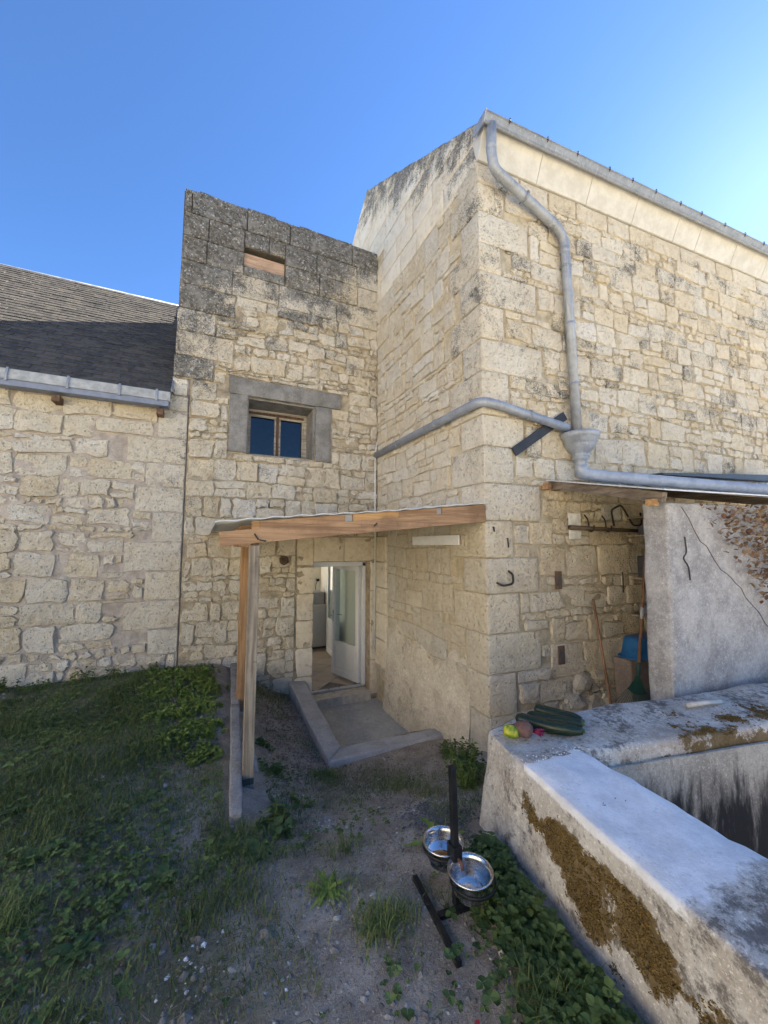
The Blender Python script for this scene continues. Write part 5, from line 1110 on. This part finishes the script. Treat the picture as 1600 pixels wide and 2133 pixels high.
for i, (cx, cy) in enumerate(foot):
    weed(cx, cy, .20, .15 + .05*(i % 3), 170, .035, G_CLOV, 'wall_foot_weed', '%s dark weed from the tower joint along the left wall foot' % ['first', 'second', 'third', 'fourth', 'fifth', 'sixth', 'seventh'][i], 'weed', 'weeds along the left wall foot', .6, (.4, .25), 60+i)
weed(2.20, 2.98, .20, .34, 460, .036, G_CLOV, 'ground_elder', 'tall dark leafy plant between the house corner and the basin wall', 'plant', None, .75, (.40, .22), 80)
weed(1.98, 2.62, .18, .26, 380, .036, G_CLOV, 'ground_elder', 'lower dark leafy plant against the end of the basin wall', 'plant', None, .75, (.35, .22), 81)
weed(2.40, 3.50, .15, .20, 220, .034, G_CLOV, 'ground_elder', 'dark leafy plant under the gable wall near the kerb end', 'plant', None, .75, (.40, .22), 82)
weed(.47, 2.70, .15, .15, 150, .055, G_BROAD, 'kerb_end_weed', 'broad leaved weed at the near end of the long kerb', 'weed', None, .75, (.45, .25), 83)
weed(.62, 3.55, .10, .13, 110, .035, G_CLOV, 'channel_weed', 'small dark weed right of the front post', 'weed', None, .7, (.35, .2), 84)
weed(.60, 4.15, .12, .12, 110, .035, G_CLOV, 'channel_weed', 'small dark weed right of the rear post', 'weed', None, .7, (.35, .2), 85)
weed(.70, 3.05, .12, .08, 90, .026, G_CLOV, 'channel_weed', 'low weed on the gravel below the front post', 'weed', None, .7, (.35, .2), 86)
ros = [(.16, 2.56, 9, .15, .40), (-.14, 2.42, 8, .13, .40), (-.42, 2.10, 8, .12, .40), (.33, 2.45, 7, .12, .45), (-.75, 2.75, 8, .12, .42), (-1.05, 2.2, 7, .10, .45), (-.3, 3.2, 8, .11, .42), (-1.0, 3.3, 7, .11, .45), (-.65, 1.35, 7, .08, .45), (-.2, 1.2, 6, .07, .45)]
rw = ['at the near end of the long kerb', 'just left of the kerb end', 'at the edge of the bare dirt left of the kerb', 'in front of the kerb end weed', 'in the middle of the lawn', 'at the left of the lawn middle', 'behind the kerb end on the lawn', 'at the left behind the lawn middle', 'near the bottom edge left', 'near the bottom edge towards the middle']
for i, (cx, cy, n, L, rt) in enumerate(ros): rosette(cx, cy, n, L, rt, G_BROAD, 'dock_plant', 'broad grey green leaf rosette ' + rw[i], 'plant', 'broad leaf rosettes in the lawn', 100+i, (.45, .3))
rosette(.61, 1.96, 24, .125, .20, G_WEED, 'dandelion', 'yellow green dandelion rosette on the bare ground in the middle', 'plant', None, 130, (.6, .25), True)
rosette(.18, 1.08, 7, .07, .40, G_WEED, 'dandelion', 'tiny pale green dandelion seedling near the bottom edge', 'plant', None, 131, (.8, .2), True)
rosette(1.30, 1.98, 4, .22, .25, G_WEED, 'tall_leaf_weed', 'upright narrow leaf weed beside the basin wall behind the bowls', 'plant', None, 132, (.5, .2), True)
# grass tufts
for i, (cx, cy, n, h, lab) in enumerate(((.78, 1.68, 520, .09, 'fresh green grass tuft left of the bowl stand foot'), (1.16, 1.15, 160, .15, 'tall thin grass tuft in the clover by the basin wall'), (.80, 2.25, 150, .10, 'thin grass tuft behind the bowls'), (-.75, 2.35, 320, .12, 'long grass tuft in the middle of the lawn'), (1.15, 3.75, 130, .09, 'dry grass tuft in front of the slab kerb'))):
    rt_ = thing('grass_tuft', (cx, cy, float(gz(cx, cy))), lab, 'grass'); xx = nr.normal(cx, .07, n); yy = nr.normal(cy, .05, n)
    V, T = blades(xx, yy, nr.uniform(.5, 1, n)*h, nr.uniform(.003, .005, n), 1.3, np.clip(nr.normal(.7, .2, n), 0, 1)); tag(fast_obj('blades', V, 4, G_GRASS, T, rt_), kind='stuff')
# --- pebbles, gravel and white flakes
PB = [np.array([(1, 0, 0), (.4, .8, .1), (-.6, .7, 0), (-1, -.1, .1), (-.4, -.8, 0), (.6, -.7, .1), (.1, .1, .7), (0, 0, -.5)])]
def pebbles(x, y, r, name, lab, mat, cat, sink=.2):
    n = len(x); z = gz(x, y); a = nr.uniform(0, 2*np.pi, n); base = PB[0]*1.0; P = base[None]*nr.uniform(.65, 1.2, (n, 8, 3)); c, s = np.cos(a)[:, None], np.sin(a)[:, None]
    X_ = P[:, :, 0]*c - P[:, :, 1]*s; Y_ = P[:, :, 0]*s + P[:, :, 1]*c; Q = np.stack([x[:, None] + X_*r[:, None], y[:, None] + Y_*r[:, None], z[:, None] + (P[:, :, 2] + sink)*r[:, None]], -1)
    T = np.concatenate([Q[:, [i, (i+1) % 6, 6]] for i in range(6)] + [Q[:, [(i+1) % 6, i, 7]] for i in range(6)]); t = np.tile(nr.uniform(0, 1, n), 12)
    return tag(fast_obj(name, T, 3, mat, t), lab, cat, kind='stuff')
def tonemat(name, stops):
    m = Mt(name); return m.done(m.mix(m.mr(m.noise(60, 3), .4, .7, 0, .4), m.ramp(m.attr('tone'), stops), (.12,.10,.085)), .9, spec=.15)
N = 2600; x = nr.uniform(.62, 1.24, N); y = nr.uniform(3.3, 6.05, N); k = nr.uniform(0, 1, N) < np.clip((x-.45)*1.4, .1, 1); x, y = x[k], y[k]
pebbles(x, y, nr.uniform(.006, .020, len(x)), 'gravel', 'reddish gravel strip between the posts and the slab kerb', tonemat('red_gravel', [(0, (.22,.15,.11)), (.5, (.33,.25,.20)), (1, (.48,.43,.37))]), 'gravel')
N = 1300; x = nr.normal(1.46, .09, N); y = nr.normal(2.25, .17, N); k = allowed(x, y); pebbles(x[k], y[k], nr.uniform(.006, .013, k.sum()), 'dark_gravel', 'dark grey gravel beside the end of the basin wall', tonemat('grey_gravel', [(0, (.07,.07,.075)), (1, (.20,.20,.21))]), 'gravel')
N = 42000; x = nr.uniform(-2.4, 2.5, N); y = nr.uniform(.4, 5.9, N); k = allowed(x, y); x, y = x[k], y[k]; pebbles(x, y, nr.exponential(.0035, len(x))+.002, 'pebbles', 'small stones and clods strewn over the dirt', tonemat('dirt_stones', [(0, (.15,.125,.10)), (.6, (.28,.25,.21)), (1, (.52,.49,.43))]), 'stones', .0)
xs_, ys_ = [], []
for (cx, cy, sg, n) in ((.78, 2.72, .06, 90), (.72, 3.15, .10, 50), (-.30, 1.62, .07, 45), (.02, 1.85, .08, 30), (-.05, 1.15, .04, 9), (.5, 2.3, .5, 30), (-.8, 1.8, .6, 30), (1.0, 1.2, .3, 12), (-.85, 4.3, .2, 30)):
    xs_.append(nr.normal(cx, sg, n)); ys_.append(nr.normal(cy, sg, n))
x, y = np.concatenate(xs_), np.concatenate(ys_); k = allowed(x, y); x, y = x[k], y[k]
pebbles(x, y, nr.exponential(.003, len(x))+.002, 'white_flakes', 'white plaster flakes scattered on the dirt', tonemat('plaster_flakes', [(0, (.68,.67,.64)), (1, (.88,.87,.85))]), 'flakes', .1)
for i, (cx, cy, r_, lab) in enumerate(((.80, 1.83, .020, 'pale square stone chip left of the water bowl'), (-.22, 1.30, .030, 'flat tan stone on the bare dirt at lower left'), (.72, 1.93, .013, 'small white pebble behind the bowls on the dirt'), (-.62, 1.20, .03, 'flat brown stone near the lower left corner'), (.95, 1.06, .014, 'pale pebble near the bottom centre right'))):
    bm = bmesh.new(); bmesh.ops.create_icosphere(bm, subdivisions=2, radius=r_)
    for v in bm.verts: v.co = Vector((v.co.x*1.2, v.co.y*.9, v.co.z*.6))*(1+.5*mnoise.noise(v.co*40+Vector((i*5, 0, 0)))) + Vector((cx, cy, float(gz(cx, cy))+r_*.25))
    o = obj('loose_pebble', [v.co for v in bm.verts], [[q.index for q in f.verts] for f in bm.faces], tonemat('chip%d' % i, [(0, (.3,.25,.19)), (1, (.55,.5,.42))]), None, False, .8 if i in (0, 2, 4) else .1); bm.free(); tag(o, lab, 'stone')
# red leaf scrap
cx, cy = .93, 1.22; z0 = float(gz(cx, cy))+.012; o = obj('red_scrap', [(cx-.009, cy-.006, z0), (cx+.006, cy-.008, z0+.002), (cx+.013, cy+.003, z0+.006), (cx+.002, cy+.009, z0+.003), (cx-.008, cy+.005, z0+.001)], [(0, 1, 2, 3, 4)], plain('red_scrap_mat', (.35,.03,.03), .5, bump=0)); tag(o, 'little red scrap on the dirt beside the clover', 'scrap')
# ================================================================== DRY VINE ON THE CONCRETE WALL
rg = random.Random(5); vn = thing('dry_vine', (4.6, 1.8, 1.3), 'dried vine with curled brown leaves hanging over the concrete wall', 'vine')
TW = plain('vine_stem', (.11,.075,.05), .9); DL = leafmat('dead_leaves', (.15,.085,.055), (.36,.26,.16), .8)
def wy(x): return 1.93 - .0701*(x-3.55) - .03
for k in range(1):
    pts = []; x = 3.66 + k*.10; z = 2.75 - .02*k
    while x < 5.6 and z > 1.2:
        pts.append((x, wy(x) - .012 - .01*rg.random(), z)); x += rg.uniform(.04, .09)*(1 + .1*k); z -= rg.uniform(.03, .10)*(1.05-.10*k)
    if len(pts) > 3: mb = MB(); mb.tube(pts, .0035, 5); mb.build('stem', TW, vn, True)
P = []
while len(P) < 1700:
    x = rg.uniform(3.75, 5.7); z = rg.uniform(1.3, 2.78); edge = 2.74 - (x-3.72)*.95
    lo = edge + .10
    if z > lo and rg.random() < min(1, (z-lo)*2.2+.2): P.append((x, wy(x) - rg.uniform(.012, .09), z))
big = P[:280]; nr = np.random.RandomState(99)
for p in big:
    v, t = leaves(np.array([p]), np.array([rg.uniform(.035, .065)]), .8, 1.3, np.array([rg.random()])); o = fast_obj('leaf', v, 4, DL, t, vn)
v, t = leaves(np.array(P[280:]), nr.uniform(.03, .055, len(P)-280), .8, 1.3, nr.uniform(0, 1, len(P)-280)); tag(fast_obj('small_leaves', v, 4, DL, t, vn), kind='stuff')
